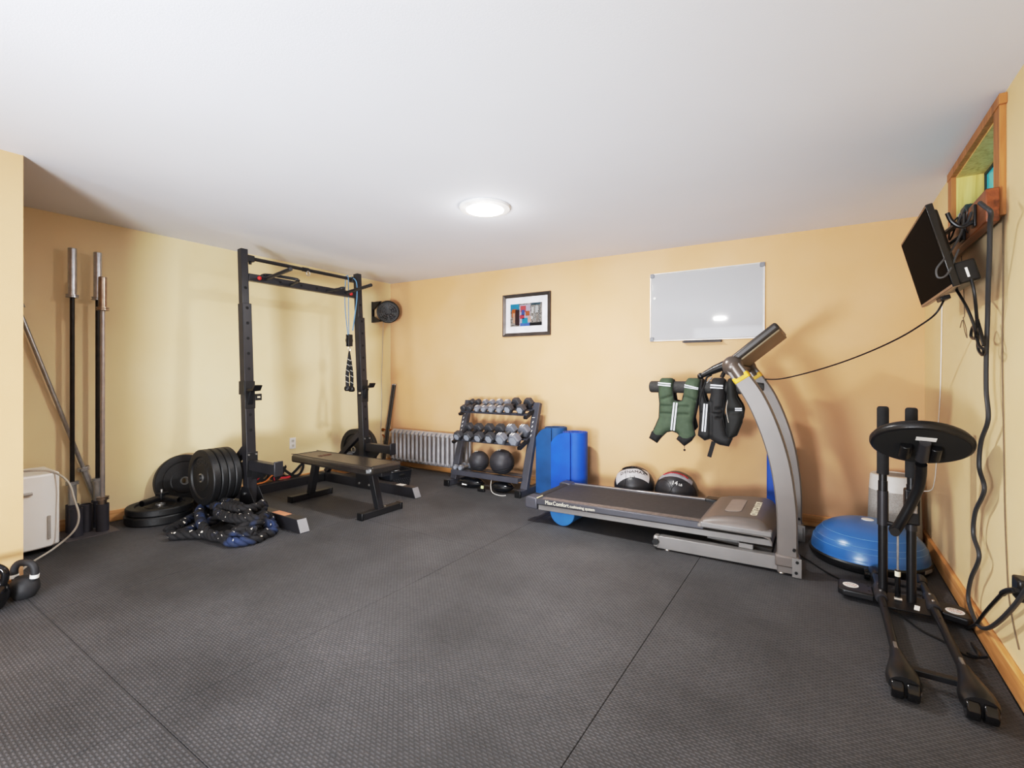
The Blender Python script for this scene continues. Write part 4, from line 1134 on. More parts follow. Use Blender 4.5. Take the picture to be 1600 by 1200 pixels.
for s_, (ya, yb) in (('n', (Y0, Y0+.085)), ('f', (Y1-.085, Y1))):
    rl = build(deckbox(-1.84, -.62, ya, yb, .150, .194), 'side_rail', M_tmd, t, .006)
    build(deckbox(-1.83, -.24, ya+.008, yb-.008, .108, .147), 'frame_rail', M_tm, rl, .004)
    build(deckbox(-1.80, -.63, (ya+.012) if s_ == 'n' else ya+.004, (yb-.012) if s_ == 'n' else yb-.05, .194, .1965), 'foot_strip', mat('taupe_grip_strip', '#6f6763', .7, 0, '#5b5451', 40), rl, .0008)
    if s_ == 'f': build(deckbox(-1.80, -.60, ya+.004, ya+.018, .1965, .203), 'bright_edge', M_chrome, rl, .002)
# rear roller caps and roller
for ya, yb in ((Y0-.006, Y0+.10), (Y1-.10, Y1+.006)):
    g = G().prism([(-1.945, .125), (-1.938, .112), (-1.835, .108), (-1.835, .198), (-1.925, .205), (-1.943, .19)], (0, ya, 0), (1, 0, 0), (0, 0, 1), (0, 1, 0), yb-ya)
    ec = build(g, 'rear_end_cap', M_tmd, t, .014, 3)
build(G().box(-1.842, -1.832, Y0+.005, Y0+.09, .1965, .2005), 'warning_stripe', mat('pale_yellow_stripe', '#e9dfb0', .5), ec, smooth=False)
build(G().cyl((-1.885, Y0+.10, .155), (-1.885, Y1-.10, .155), .040, n=28), 'rear_roller', mat('running_belt_black', '#484547', .75), t)
# lettering on the near side rail
xa = -1.765
tx = text('Max', .041, 'x', None, None, (0, 0, 0), (1, 0, 0), (0, 1, 0), .0005); w1 = max(p.x for p in tx.v)
t2 = text('Comfort', .041, 'x', None, None, (w1+.003, 0, 0), (1, 0, 0), (0, 1, 0), .0003)
w2 = max(p.x for p in t2.v)
t3 = text('cushioning system', .030, 'x', None, None, (w2+.006, -.003, 0), (1, 0, 0), (0, 1, 0), .0003)
tx.add(t2.v, t2.f); tx.add(t3.v, t3.f)
tx.v = [V((xa+p.x*.92, Y0-.0012-p.z, .174+p.y+.028*dz(xa+p.x*.92))) for p in tx.v]
build(tx, 'rail_lettering', mat('cream_print', '#efe9d2', .6), t, smooth=False)['label'] = 'cream lettering'
# motor hood: cross sections along X
secs = [(-.655, .200, .213), (-.62, .20, .242), (-.56, .20, .258), (-.48, .20, .270), (-.38, .20, .278), (-.315, .20, .276), (-.285, .20, .262), (-.255, .19, .225), (-.238, .15, .185)]
g = G(); vs = []; ny = 24
for x, zb, zt in secs:
    ring = []
    for i in range(ny+1):
        u = i/ny; y = Y0-.004+(Y1-Y0+.008)*u
        e = min(u, 1-u)/.07; k = 1 if e >= 1 else math.sqrt(max(0, 1-(1-e)**2))
        ring.append(V((x, y, zb+(zt-zb)*(.35+.65*k))))
    ring += [V((x, Y1+.004, zb-.012)), V((x, Y0-.004, zb-.012))]
    vs += ring
k = ny+3
fs = [(i*k+j, i*k+(j+1) % k, (i+1)*k+(j+1) % k, (i+1)*k+j) for i in range(len(secs)-1) for j in range(k)]
fs += [tuple(range(k-1, -1, -1)), tuple((len(secs)-1)*k+j for j in range(k))]
hood = build(g.add(vs, fs), 'motor_hood', M_tm2, t, angle=55)
build(G().box(-.72, -.62, Y1-.11, Y1-.01, .205, .232), 'hood_corner', M_plastic, hood, .008)
for ya, yb in ((Y0-.006, Y0+.05), (Y1-.05, Y1+.006)):
    g = G().box(-.64, -.238, ya, yb, .186, .222)
    for p in g.v: p.z += .004*(p.x+.64)/.4-.0
    build(g, 'hood_side', M_tm, hood, .008, 3)
gx = G().prism(rbox(.05, .17, .03), (-.475, 3.5, .2695), (1, 0, 0), (0, 1, 0), (0, 0, 1), .0035)
for p in gx.v: p.z += (p.x+.475)*.09
build(gx, 'hood_recess', mat('treadmill_recess', '#8b837e', .5), hood, .002)
ht = text('BODYGUARD', .056, 'x', None, None, (0, 0, 0), (1, 0, 0), (0, 1, 0), .0006, 'CENTER')
ht.v = [V((-.352+p.y, 3.46-p.x*1.05, .2785+p.z-.03*abs(p.y+.008))) for p in ht.v]
build(ht, 'hood_lettering', mat('cream_print', '#efe9d2', .6), hood, smooth=False)['label'] = 'cream lettering across the motor hood'
# lift legs / base rails
for ya in (Y0-.025, Y1-.035):
    g = G().prism([(-.925, .025), (-.905, .006), (-.10, .018), (-.10, .098), (-.885, .088), (-.925, .075)], (0, ya, 0), (1, 0, 0), (0, 0, 1), (0, 1, 0), .06)
    br = build(g, 'base_rail', M_tm, t, .004)
    g = G().box(-.93, -.895, ya-.004, ya+.064, .012, .086)
    build(g, 'rail_end', mat('treadmill_end_plate', '#a19e9b', .4, .4), br, .01)
    for x in (-.845, -.19): build(G().lathe([(0, 0), (.022, 0), (.02, .005), (.007, .008), (.007, .03), (0, .03)], (x, ya+.03, 0), n=18), 'levelling_foot', M_zinc, br)
    build(G().cyl((-.912, ya-.02, .05), (-.912, ya+.08, .05), .02, n=18), 'roller_wheel', M_plastic, br)
build(G().box(-.24, -.18, Y0+.04, Y1-.04, .03, .08), 'front_crossmember', M_tm, t, .003)
build(G().bar((-.62, 3.3, .10), (-.25, 3.3, .07), .04, .03), 'lift_arm', M_tm, t, .003)
build(G().box(-.42, -.34, Y0+.015, Y0+.06, .095, .125), 'lift_bracket', M_tm, t, .003)
# curved uprights
cl = [(-.160, .015), (-.160, .18), (-.163, .36), (-.183, .55), (-.215, .71), (-.265, .87), (-.325, 1.01), (-.395, 1.125), (-.445, 1.20)]
M_upr = mat('treadmill_upright_grey', '#6f6a67', .4, .1, '#66615e', 3)
for Yc in (Y0-.0, Y1+.03):
    sp = spline([(x, Yc, z) for x, z in cl], 8)
    g = G(); vs = []; sect = [(-.052, -.028), (-.045, -.038), (.045, -.038), (.052, -.028), (.052, .028), (.045, .038), (-.045, .038), (-.052, .028)]
    for i, p in enumerate(sp):
        d = (sp[min(i+1, len(sp)-1)]-sp[max(i-1, 0)]).normalized(); nrm = V((d.z, 0, -d.x))
        w = 1.0 if i < len(sp)*.75 else 1.0-.12*(i/len(sp)-.75)/.25
        vs += [p+nrm*a*w+V((0, b, 0)) for a, b in sect]
    k = len(sect)
    fs = [(i*k+j, i*k+(j+1) % k, (i+1)*k+(j+1) % k, (i+1)*k+j) for i in range(len(sp)-1) for j in range(k)]+[tuple(range(k-1, -1, -1)), tuple((len(sp)-1)*k+j for j in range(k))]
    up = build(g.add(vs, fs), 'upright', M_upr, t, angle=30)
    # sleeve and plate at the foot
    build(G().box(-.222, -.098, Yc-.044, Yc+.044, .045, .115), 'upright_collar', M_tm2, up, .012)
    build(G().box(-.135, -.088, Yc-.05, Yc-.042, .002, .11), 'foot_plate', M_tm, up, .002)
    g = G()
    for x, z in ((-.115, .03), (-.125, .155), (-.11, .09)): g.cyl((x, Yc-.056, z), (x, Yc-.038, z), .008, n=10)
    build(g, 'bolts', M_hole, up)
    g = G().cyl((-.105, Yc, .44), (-.085, Yc, .44), .006, n=8)
    # bright ridge
    # yellow tape band
    pa, pb_ = V((-.388, Yc, 1.116)), V((-.413, Yc, 1.153)); d = (pb_-pa).normalized(); nrm = V((d.z, 0, -d.x))
    build(G().obox((pa+pb_)/2, nrm, .0495, (0, 1, 0), .040, d, .021), 'tape_band', mat('yellow_tape', '#e0b02a', .5), up, .008)['label'] = 'yellow tape wrapped round the upright'
    # rounded shoulder
    build(G().sphere((-.452, Yc, 1.205), 1, 26, (.060, .050, .062)).tube([(-.405, Yc, 1.14), (-.44, Yc, 1.195), (-.452, Yc, 1.22)], .049, 16), 'shoulder', mat('treadmill_shoulder_brown', '#5e554f', .3, .3), up)
# console
d = V((.255, 0, .215)).normalized(); nrm = V((-d.z, 0, d.x))
a0 = V((-.478, 3.50, 1.205))
g = G().obox(a0+d*.185+nrm*.012, d, .175, (0, 1, 0), .335, nrm, .024)
con = build(g, 'console', mat('console_dark_taupe', '#38332f', .4, 0, '#322d2a', 4), t, .016, 3)
g = G().obox(a0+d*.195-nrm*.016, d, .155, (0, 1, 0), .322, nrm, .008)
build(g, 'console_underside', mat('console_tan', '#7d6d52', .45, 0, '#72634b', 4), con, .006, 3)
build(G().obox(a0+d*.18+nrm*.0365, d, .12, (0, 1, 0), .25, nrm, .001), 'console_face', M_gloss, con)
build(G().cyl((-.45, Y0+.03, 1.19), (-.45, Y1+.0, 1.19), .03, n=20), 'console_bar', M_plastic, con)
# near grip with ball end
gp = build(G().tube([(-.49, Y0+.02, 1.215), (-.56, Y0+.03, 1.185), (-.635, Y0+.04, 1.148)], [.03, .026, .016], 16), 'near_grip', M_plastic, t)
build(G().sphere((-.645, Y0+.04, 1.143), .021, 18), 'grip_ball', M_plastic, gp)
build(G().tube([(-.50, Y0+.03, 1.175), (-.515, Y0+.04, 1.145), (-.52, Y0+.04, 1.135)], .013, 10), 'grip_stub', M_plastic, gp)
# far padded handrail the vests hang on
HRY, HRZ, HRR = 3.85, 1.055, .047
build(G().tube([(-1.165, HRY, HRZ), (-1.155, HRY, HRZ), (-.5, HRY, HRZ), (-.42, HRY, HRZ+.01), (-.34, HRY, HRZ+.01)], [.038, HRR, HRR, HRR*.95, .035], 22), 'padded_handrail', mat('ribbed_foam_grey', '#3a3938', .7, .0, '#2f2e2d', 80, .3, 160), t, angle=60)
# mains lead
lead = [at_z(1247, 866, .012), at_z(1290, 893, .006), at_z(1325, 912, .006), at_z(1340, 925, .006)]
lead = [V((-.10, Y0+.05, .05))]+lead+[at_z(1385, 948, .005), at_z(1415, 967, .006), at_z(1440, 985, .006), at_z(1470, 1000, .006), V((.505, 2.62, .008)), V((.55, 2.56, .05))]
build(G().tube(spline(lead, 8), .005, 7), 'power_cord', M_plastic, t)
# half round foam roller under the tail
g = G(); R = .104
prof = [(R*math.cos(a), R+R*math.sin(a)) for a in [PI*1.0+.0 + PI*i/24 for i in range(25)]]
g.prism([(x, z) for x, z in prof], (-1.650, 3.222, 0), (1, 0, 0), (0, 0, 1), (0, 1, 0), .58)
for p in g.v: p.z = min(p.z, .106)
solo(g, 'foam_roller', M_roller, 'blue half round foam roller propping up the tail of the treadmill', 'foam roller', (-1.65, 3.5, 0), bevel=.004)

# ------------------------------------------------------------------ weighted vests on the handrail
def vest(label, fpx, col_m, trim_m, Yf, quilt, thick, stripes, shoulder=.0, cap=None, back=True):
    """outline given as seen on the photo, lying on the plane Y=Yf"""
    P3 = [at_y(px, py, Yf) for px, py in fpx]
    cx = sum(p.x for p in P3)/len(P3)
    t = thing('weighted_vest', label, 'weighted vest', (cx, HRY, HRZ), 'weighted vests on the treadmill handrail')
    Rb = HRR+.004; k = HRY-Rb-Yf
    top_z = max(p.z for p in P3)
    def place(sgn):
        def f(u, v, h):
            # v: height; above the bar centre the cloth wraps over the top
            if v <= HRZ: return V((u, HRY-sgn*(Rb+h), v))
            th = min((v-HRZ)/Rb, PI/2+.1)
            return V((u, HRY-sgn*(Rb+h)*math.cos(th), HRZ+(Rb+h)*math.sin(th)))
        return f
    def ext(P):          # strap tops pushed up so they meet over the bar
        return [(p.x, HRZ+(PI/2*Rb+.004) if p.z > top_z-.03 else p.z) for p in P]
    P = ext(P3)
    f = build(puffy(P, thick, .0085, place(1), quilt, .032), 'front_panel', col_m, t, angle=70)
    xm = (min(p[0] for p in P)+max(p[0] for p in P))/2
    if back:
        PB = [(x, z if z > HRZ-.1 else HRZ-.1+(z-HRZ+.1)*.8) for x, z in P]
        build(puffy(PB, thick*.8, .012, place(-1), None, .03), 'back_panel', trim_m if cap else col_m, t, angle=70)
    for (pa, pb_, w) in stripes:
        a, b = at_y(*pa, Yf), at_y(*pb_, Yf); g = G()
        n = 12; d = (b-a); s_ = V((d.z, 0, -d.x)).normalized()
        for o_ in (-w*.42, w*.42):
            vs = []
            for i in range(n+1):
                q = a+d*i/n
                for e in (-w*.26, w*.26):
                    r_ = q+s_*(o_+e); vs.append(place(1)(r_.x, r_.z, thick+.0035))
            g.add(vs, [(2*i, 2*i+1, 2*i+3, 2*i+2) for i in range(n)])
        st = build(g, 'reflective_stripe', mat('reflective_grey', '#c9ccd3', .4), f, smooth=False)
    if cap:
        for q in cap:
            C = [at_y(*p, Yf) for p in q]
            g = puffy([(p.x, p.z) for p in C], thick*.9, .008, lambda u, v, h: place(1)(u, v, h+.006), None, .02)
            build(g, 'hem_tab', trim_m, f, angle=70)
    # piping round the edge
    g = G().tube([place(1)(x, z, .006) for x, z in P], .0045, 6, closed=True)
    build(g, 'edge_binding', trim_m, f)
    return t
z8 = lambda L: [(1000+x/8, 580+y/8) for x, y in L]
M_green = mat('olive_neoprene', '#435240', .75, 0, '#384735', 12, .12, 200)
M_vest = mat('black_neoprene', '#1c1c1e', .7, 0, '#161618', 12, .12, 200)
M_vest2 = mat('worn_black_neoprene', '#151615', .7, 0, '#101110', 12, .12, 200)
def quilt_green(x, z):
    a = 0
    for zz in (.905, .845): a = max(a, math.exp(-((z-zz)/.010)**2)*(.5 if .02 < abs(x+.955) < .11 else 0))
    a = max(a, .6*math.exp(-((x+.957)/.012)**2) if z < .95 else 0)
    a = max(a, .5*math.exp(-((z-1.0+.35*abs(x+.93))/.01)**2) if z > .9 else 0)
    return a
green = z8([(232, 128), (236, 270), (248, 400), (240, 580), (180, 720), (118, 832), (215, 892), (262, 828), (290, 800), (335, 758), (400, 744), (465, 768), (492, 800), (460, 845), (555, 932), (640, 870), (690, 800), (660, 640), (690, 480), (722, 330), (752, 128), (572, 128), (545, 300), (530, 365), (480, 380), (425, 360), (408, 240), (405, 128)])
gv = vest('olive green weighted vest with a striped front, leftmost on the handrail', green, M_green, M_web, 3.795, quilt_green, .030,
     [(z8([(455, 390)])[0], z8([(418, 735)])[0], .024), (z8([(235, 172)])[0], z8([(395, 182)])[0], .012), (z8([(565, 190)])[0], z8([(738, 218)])[0], .012)],
     cap=[z8([(150, 745), (118, 832), (215, 892), (262, 828), (285, 790)]), z8([(500, 800), (460, 845), (555, 932), (640, 870), (690, 795), (600, 815)])])
black = z8([(790, 132), (790, 200), (800, 300), (830, 385), (850, 395), (872, 370), (890, 300), (885, 132), (1060, 132), (1055, 320), (1030, 560), (1060, 700), (1090, 800), (1155, 840), (1110, 935), (1000, 915), (950, 890), (880, 840), (810, 860), (730, 800), (745, 700), (750, 560), (745, 420), (752, 240), (752, 132)])
def quilt_black(x, z):
    a = .5*math.exp(-((z-.862)/.008)**2)
    for zz in (.90, .83): a = max(a, math.exp(-((z-zz)/.010)**2)*(.5 if x > -.66 else 0))
    return max(a, .5*math.exp(-((x+.69)/.012)**2) if z < .95 else 0)
vest('black weighted vest with a striped front, in the middle on the handrail', black, M_vest, M_web, 3.795, quilt_black, .032,
     [(z8([(832, 405)])[0], z8([(805, 750)])[0], .022), (z8([(888, 195)])[0], z8([(1045, 203)])[0], .014)])
worn = z8([(1085, 132), (1090, 320), (1080, 600), (1085, 760), (1100, 860), (1150, 830), (1210, 800), (1275, 640), (1290, 500), (1270, 430), (1200, 310), (1190, 132)])
wv = vest('dark worn weighted vest, rightmost on the handrail against the upright', worn, M_vest2, M_web, 3.795, lambda x, z: .5*math.exp(-((z-.88)/.02)**2), .030,
     [(z8([(1195, 475)])[0], z8([(1280, 475)])[0], .016)])
# hanging strap and zipper pull
fr_ = [o for o in bpy.data.objects if o.name.startswith('weighted_vest')]
b_v = fr_[1]
a, b = at_y(1115, 690, 3.80), at_y(1108, 714, 3.80)
g = ribbon(G(), [a, a.lerp(b, .5), b], .030, .004, (0, 1, 0)); build(g, 'hanging_strap', M_web, b_v)
a = at_y(1069.5, 697, 3.78); g = G().tube([a, a+V((0, 0, -.02))], .002, 6).sphere(a+V((0, 0, -.03)), .009, 10); build(g, 'zip_pull', M_plastic, fr_[0])
a, b = at_y(1138, 620, 3.795), at_y(1139, 660, 3.795)
build(G().tube(spline([a, a.lerp(b, .5)+V((-.012, -.02, 0)), b+V((0, -.02, 0))], 5), .003, 6), 'zip_pull', mat('pale_braid', '#a8a59f', .8), fr_[2])
# looped strap on the grip
t = thing('safety_lanyard', 'thin black safety lanyard looped over the near grip of the treadmill', 'lanyard', (-.61, Y0+.04, 1.15))
build(G().tube(spline([(-.58, Y0+.035, 1.150), (-.60, Y0+.0, 1.135), (-.615, Y0+.03, 1.10), (-.64, Y0+.05, 1.04), (-.655, Y0+.06, .98)], 8), .006, 7), 'cord', M_web, t)
build(G().bar((-.60, Y0+.0, 1.10), (-.57, Y0+.0, 1.135), .02, .006), 'clip', M_plastic, t)
# ================================================================== right corner
# balance dome
bx_, by_ = .245, 3.665
t = thing('balance_dome', 'blue half ball balance trainer on a black base, dome up, in the right corner', 'balance trainer', (bx_, by_, 0))
build(G().lathe([(0, 0), (.28, 0), (.298, .012), (.309, .035), (.309, .05), (.302, .058), (0, .058)], (bx_, by_, 0), n=64), 'base', M_plastic, t)
prof = [(.300, .056)]+[(.298*math.cos(a)**.8 if math.cos(a) > 1e-6 else 0, .058+.195*math.sin(a)) for a in [PI/2*i/20 for i in range(21)]]
prof[-1] = (0, .253)
dm = build(G().lathe(prof, (bx_, by_, 0), n=64), 'dome', mat('blue_vinyl', '#336ca8', .28, 0, '#2f659f', 3, spec=.6), t, angle=60)
g = G()
for k, rr in enumerate((.285, .27, .235)):
    zz = .058+.195*math.sqrt(max(0, 1-(rr/.298)**2.5))
    g.tube([(bx_+(rr+.001)*math.cos(a), by_+(rr+.001)*math.sin(a), zz) for a in [2*PI*i/64 for i in range(64)]], .0014, 5, closed=True)
build(g, 'ring_ribs', mat('pale_blue_vinyl', '#6f9ecb', .3), dm)
build(G().lathe([(0, .256), (.030, .255), (.034, .250), (0, .247)], (bx_, by_, 0), n=24), 'valve_cap', M_white, dm)
a = -.55; g = G().obox((bx_+.3095*math.cos(a), by_+.3095*math.sin(a), .043), (-math.sin(a), math.cos(a), 0), .035, (math.cos(a), math.sin(a), 0), .0012, (0, 0, 1), .009)
build(g, 'base_label', mat('grey_print_label', '#8f8d88', .5), t, smooth=False)['label'] = 'small pale label on the rim'
# air purifier
ax_, ay_ = .418, 4.092
t = thing('air_purifier', 'round light grey air purifier with a white top band in the right back corner', 'air purifier', (ax_, ay_, 0))
M_fab = mat('light_grey_fabric', '#a5a29f', .85, 0, '#96938f', 120, .2, 300)
build(G().lathe([(0, .012), (.142, .012), (.148, .03), (.138, .375), (0, .375)], (ax_, ay_, 0), n=56), 'fabric_body', M_fab, t)
build(G().lathe([(0, 0), (.132, 0), (.137, .013), (0, .013)], (ax_, ay_, 0), n=40), 'base_ring', M_plastic, t)
tp = build(G().lathe([(0, .375), (.138, .375), (.132, .465), (.126, .478), (.10, .48), (.095, .468), (0, .466)], (ax_, ay_, 0), n=56), 'top_band', mat('purifier_white', '#cfcdca', .45), t)
g = G()
for k in range(9): g.box(ax_-.08, ax_+.08, ay_-.07+k*.0165, ay_-.062+k*.0165, .466, .476)
build(g, 'outlet_grille', mat('purifier_grille', '#9b968f', .6), tp, smooth=False)
build(G().tube(spline([(ax_+.10, 4.0, .40), (ax_+.165, 3.95, .42), (XR-.008, 3.88, .50), (XR-.006, 3.84, .62), (XR-.006, 3.80, .8), (XR-.006, 3.73, 1.05), (XR-.006, 3.70, 1.3), (XR-.006, 3.68, 1.6)], 8), .0028, 6), 'power_cord', M_white, t)

# exercise machine
t = thing('exercise_machine', 'black folding exercise machine with a round padded seat and wheeled rails by the right wall', 'exercise machine', (.35, 2.8, 0))
M_mach = mat('satin_black_steel', '#17171a', .35, .15, '#121215', 6)
XA, XBm = .250, .446
for x, lbm in ((XA, 'l'), (XBm, 'r')):
    rl = build(G().tube([(x, 3.30, .055), (x, 2.6, .052), (x, 2.28, .052)], .0165, 14), 'slide_rail', M_mach, t)
    build(G().tube([(x, 3.075, .055), (x, 3.07, .055), (x, 2.93, .055), (x, 2.925, .055)], [.022, .0265, .0265, .024], 16), 'slide_sleeve', M_blk2, rl)
    g = G()
    for y in (2.96, 3.04): g.cyl((x, y, .078), (x, y, .086), .006, n=8)
    build(g, 'screw', M_zinc, rl)
    build(G().cyl((x, 2.80, .068), (x, 2.80, .0695), .004, n=10), 'bolt_holes', M_hole, rl)
    # roller shoe at the front end
    vs = []; secs_ = [(2.40, .020, .020, .055), (2.34, .026, .026, .055), (2.27, .040, .036, .052), (2.22, .050, .042, .050), (2.18, .052, .040, .050), (2.155, .046, .032, .05)]
    g = G(); n = 20
    for y, rx, rz, zc in secs_: vs += [(x+rx*math.cos(2*PI*i/n), y, max(.008, zc+rz*math.sin(2*PI*i/n))) for i in range(n)]
    fs = [(i*n+j, i*n+(j+1) % n, (i+1)*n+(j+1) % n, (i+1)*n+j) for i in range(len(secs_)-1) for j in range(n)]+[tuple(range(n-1, -1, -1)), tuple((len(secs_)-1)*n+j for j in range(n))]
    sh = build(g.add(vs, fs), 'roller_shoe', M_plastic, t)
    build(G().cyl((x-.040, 2.163, .034), (x-.004, 2.163, .034), .033, n=24).cyl((x+.004, 2.163, .034), (x+.040, 2.163, .034), .033, n=24), 'wheel', M_gloss, sh, .005)
    build(G().cyl((x+.040, 2.163, .034), (x+.046, 2.163, .034), .009, n=12), 'axle', mat('axle_grey', '#66666a', .4, .5), sh)
    build(G().box(x-.006, x+.006, 2.36, 2.44, .066, .076), 'shoe_clip', M_steel, sh, .002)
    # rear roller
    sh = build(G().tube([(x, 3.33, .05), (x, 3.29, .055), (x, 3.24, .055)], [.028, .03, .02], 14), 'rear_shoe', M_plastic, t)
    build(G().cyl((x-.045, 3.315, .032), (x-.018, 3.315, .032), .031, n=20), 'wheel', M_gloss, sh, .005)
build(G().bar((XA, 2.29, .05), (XBm, 2.29, .05), .03, .022), 'front_crossbar', M_mach, t, .003)
build(G().cyl((XA, 3.21, .05), (XBm, 3.21, .05), .018, n=16), 'rear_crossbar', M_blk2, t)
# foot plates with round white stickers
def footplate(pts, zc, c, lb):
    g = G(); g.prism([(p[0], p[1]) for p in pts], (0, 0, zc-.017), (1, 0, 0), (0, 1, 0), (0, 0, 1), .034)
    f = build(g, 'foot_plate', M_mach, t, .008, 3)
    g = G().cyl((c[0], c[1], zc+.017), (c[0], c[1], zc+.0182), .034, n=32)
    s = build(g, 'sticker', M_decal, f, smooth=False); s['label'] = 'round white sticker with printing'
    for k, (ln, sz) in enumerate((('PLACE', .011), ('FOOT HERE', .010), ('TO STAND', .010), ('ON THIS', .009))):
        tx = text(ln, sz, 'x', None, None, (c[0], c[1]+.018-.012*k, zc+.0184), (1, 0, 0), (0, 1, 0), .0002, 'CENTER')
        build(tx, 'sticker_print', mat('red_print', '#c05a50', .6) if k in (1, 2) else mat('grey_print', '#5a5a5a', .6), s, smooth=False)
    g = G()
    for dx, dy in ((.075 if lb == 'l' else -.075, .03), (.075 if lb == 'l' else -.075, -.035)): g.cyl((c[0]+dx, c[1]+dy, zc+.0168), (c[0]+dx, c[1]+dy, zc+.0176), .006, n=12)
    build(g, 'bolt_holes', M_hole, f)
footplate([(.075, 2.975), (.095, 2.955), (.225, 2.945), (.225, 3.075), (.10, 3.105), (.078, 3.085)], .038, (.132, 3.03), 'l')
footplate([(.470, 2.915), (.555, 2.885), (.571, 2.90), (.571, 3.02), (.555, 3.04), (.470, 3.05)], .038, (.522, 2.955), 'r')
# sloping middle plate with label
g = G().obox((.348, 2.94, .05), (1, 0, 0), .082, (0, 1, .25), .06, (0, -.25, 1), .004)
bp_ = build(g, 'middle_plate', M_mach, t, .002)
build(G().obox((.382, 2.915, .0490), (.2, 1, .25), .018, (1, -.2, 0), .010, (0, -.25, 1), .0008), 'rating_label', M_decal, bp_, smooth=False)['label'] = 'small white rating label'
# posts with foam grips
PA, PB_ = V((.262, 3.0, .02)), V((.368, 2.968, .02))
for p, top in ((PA, .993), (PB_, .992)):
    ps = build(G().cyl(p, (p.x, p.y, .62), .0195, n=20), 'post', M_mach, t)
    build(G().cyl((p.x, p.y, .40), (p.x, p.y, .57), .0235, .0225, n=20), 'post_sleeve', M_blk2, ps)
    build(G().cyl((p.x, p.y, .62), (p.x, p.y, .69), .017, n=18), 'inner_post', M_mach, ps)
    build(G().lathe([(0, .655), (.0245, .655), (.0245, top-.012), (.022, top-.004), (.016, top), (0, top)], (p.x, p.y, 0), n=22), 'foam_grip', mat('black_foam', '#1d1d1f', .85, 0, '#18181a', 30), ps)
build(G().cyl((PA.x, PA.y, .415), (PB_.x-.06, PB_.y+.01, .412), .011, n=12), 'link_bar', M_mach, t)
# seat arm
arm = [V((.305, 2.935, .395)), V((.333, 2.915, .47)), V((.362, 2.895, .555)), V((.382, 2.87, .63)), V((.386, 2.845, .69)), V((.383, 2.81, .745))]
build(G().tube(spline(arm, 8), .0215, 16), 'seat_arm', M_mach, t)
build(G().bar((.306, 2.915, .43), (.330, 2.90, .50), .003, .008), 'arm_label', M_decal, t)
build(G().cyl((.300, 2.96, .395), (.300, 2.905, .395), .020, n=16), 'pivot_knob', M_plastic, t)
build(G().box(PB_.x-.028, PB_.x+.03, PB_.y-.03, PB_.y+.03, .43, .60), 'arm_clamp', M_mach, t, .008)
build(G().box(PB_.x-.012, PB_.x+.018, PB_.y-.045, PB_.y-.028, .49, .53), 'clamp_catch', M_steel, t, .004)
# gas strut
g = G().cyl((.315, 2.955, .055), (.315, 2.955, .20), .0115, n=14)
st = build(g, 'gas_strut', M_gloss, t)
build(G().cyl((.315, 2.955, .20), (.315, 2.955, .40), .0045, n=10), 'strut_rod', M_chrome, st)
build(G().cyl((.315, 2.955, .17), (.315, 2.955, .195), .0118, n=14), 'strut_label', mat('cream_print', '#efe9d2', .6), st)
build(G().cyl((.300, 2.945, .062), (.33, 2.945, .062), .009, n=12), 'strut_pin', M_zinc, st)
# round padded seat, tipped up so its underside shows
sc = V((.371, 2.754, .848)); un = V((-.05, -.53, -.845)).normalized()
seat = build(G().lathe([(0, -.030), (.145, -.030), (.170, -.022), (.181, -.006), (.181, .006), (.176, .016), (.168, .020), (0, .020)], sc, un, n=64), 'seat_pad', mat('black_vinyl_seat', '#181718', .35, 0, '#131213', 6, .1, 120), t)
build(G().lathe([(0, .0205), (.166, .0205), (.166, .0215), (0, .0215)], sc, un, n=56), 'seat_underside', mat('seat_underside_black', '#151515', .8), seat, smooth=False)
ux_, uy_, _ = frame_from(un); rt = V((1, 0, 0)); rt = (rt-un*rt.dot(un)).normalized(); dn = rt.cross(un)
if dn.z < 0: dn = -dn
for o_, ln in ((-.05, .06), (.05, .06)):
    c_ = sc+un*.03+rt*o_
    build(G().cyl(c_+dn*.03, c_-dn*.05+un*.02, .022, n=18), 'seat_bracket', M_plastic, seat, .003)
c_ = sc+un*.035+rt*.008
build(G().tube([c_+dn*.075, c_+dn*.03+un*.015, c_-dn*.03+un*.03], [.02, .022, .024], 16), 'seat_knob', M_blk2, seat)
build(G().obox(sc+un*.0225+dn*.085+rt*.01, rt, .034, dn, .016, un, .0008), 'seat_sticker', M_decal, seat, smooth=False)['label'] = 'white sticker under the seat'

# ------------------------------------------------------------------ television on its arm
M_board = wood('stained_plank', '#5a2e16', '#7d4522', '#90542b', 'Y', 1, .4)
by0, by1 = 2.535, 3.50
g = G().box(XR-.064, XR-.0245, by0, by1, 1.742, 1.872)
solo(g, 'mounting_plank', M_board, 'stained brown plank screwed across the bottom of the window casing, holding the television arm', 'plank', (XR, 3.0, 1.74), bevel=.004)
pk = bpy.data.objects['mounting_plank']
TT, TB = V((.360, 0, 1.850)), V((.446, 0, 1.505)); TY0, TY1 = 2.558, 3.256
dv = (TB-TT).normalized(); nv = V((dv.z, 0, -dv.x)); H_ = (TB-TT).length
if nv.x > 0: nv = -nv
C0 = TT+dv*H_/2+V((0, (TY0+TY1)/2, 0)); W2 = (TY1-TY0)/2
t = thing('television', 'small black flat television tilted down on a wall arm at the right window', 'television', (XR-.07, 2.95, 1.79))
bz = build(G().obox(C0-nv*.012, (0, 1, 0), W2, dv, H_/2, nv, .012), 'bezel', mat('piano_black', '#131314', .2), t, .003)
build(G().obox(C0+nv*.0006, (0, 1, 0), W2-.008, dv, H_/2-.012, nv, .0006), 'screen', mat('dark_screen', '#010101', .6, spec=.02), bz, smooth=False)
build(G().obox(C0+dv*(H_/2-.006)+nv*.0008, (0, 1, 0), W2-.004, dv, .005, nv, .0008), 'lower_trim', mat('champagne_trim', '#9a8671', .35, .5), bz, smooth=False)
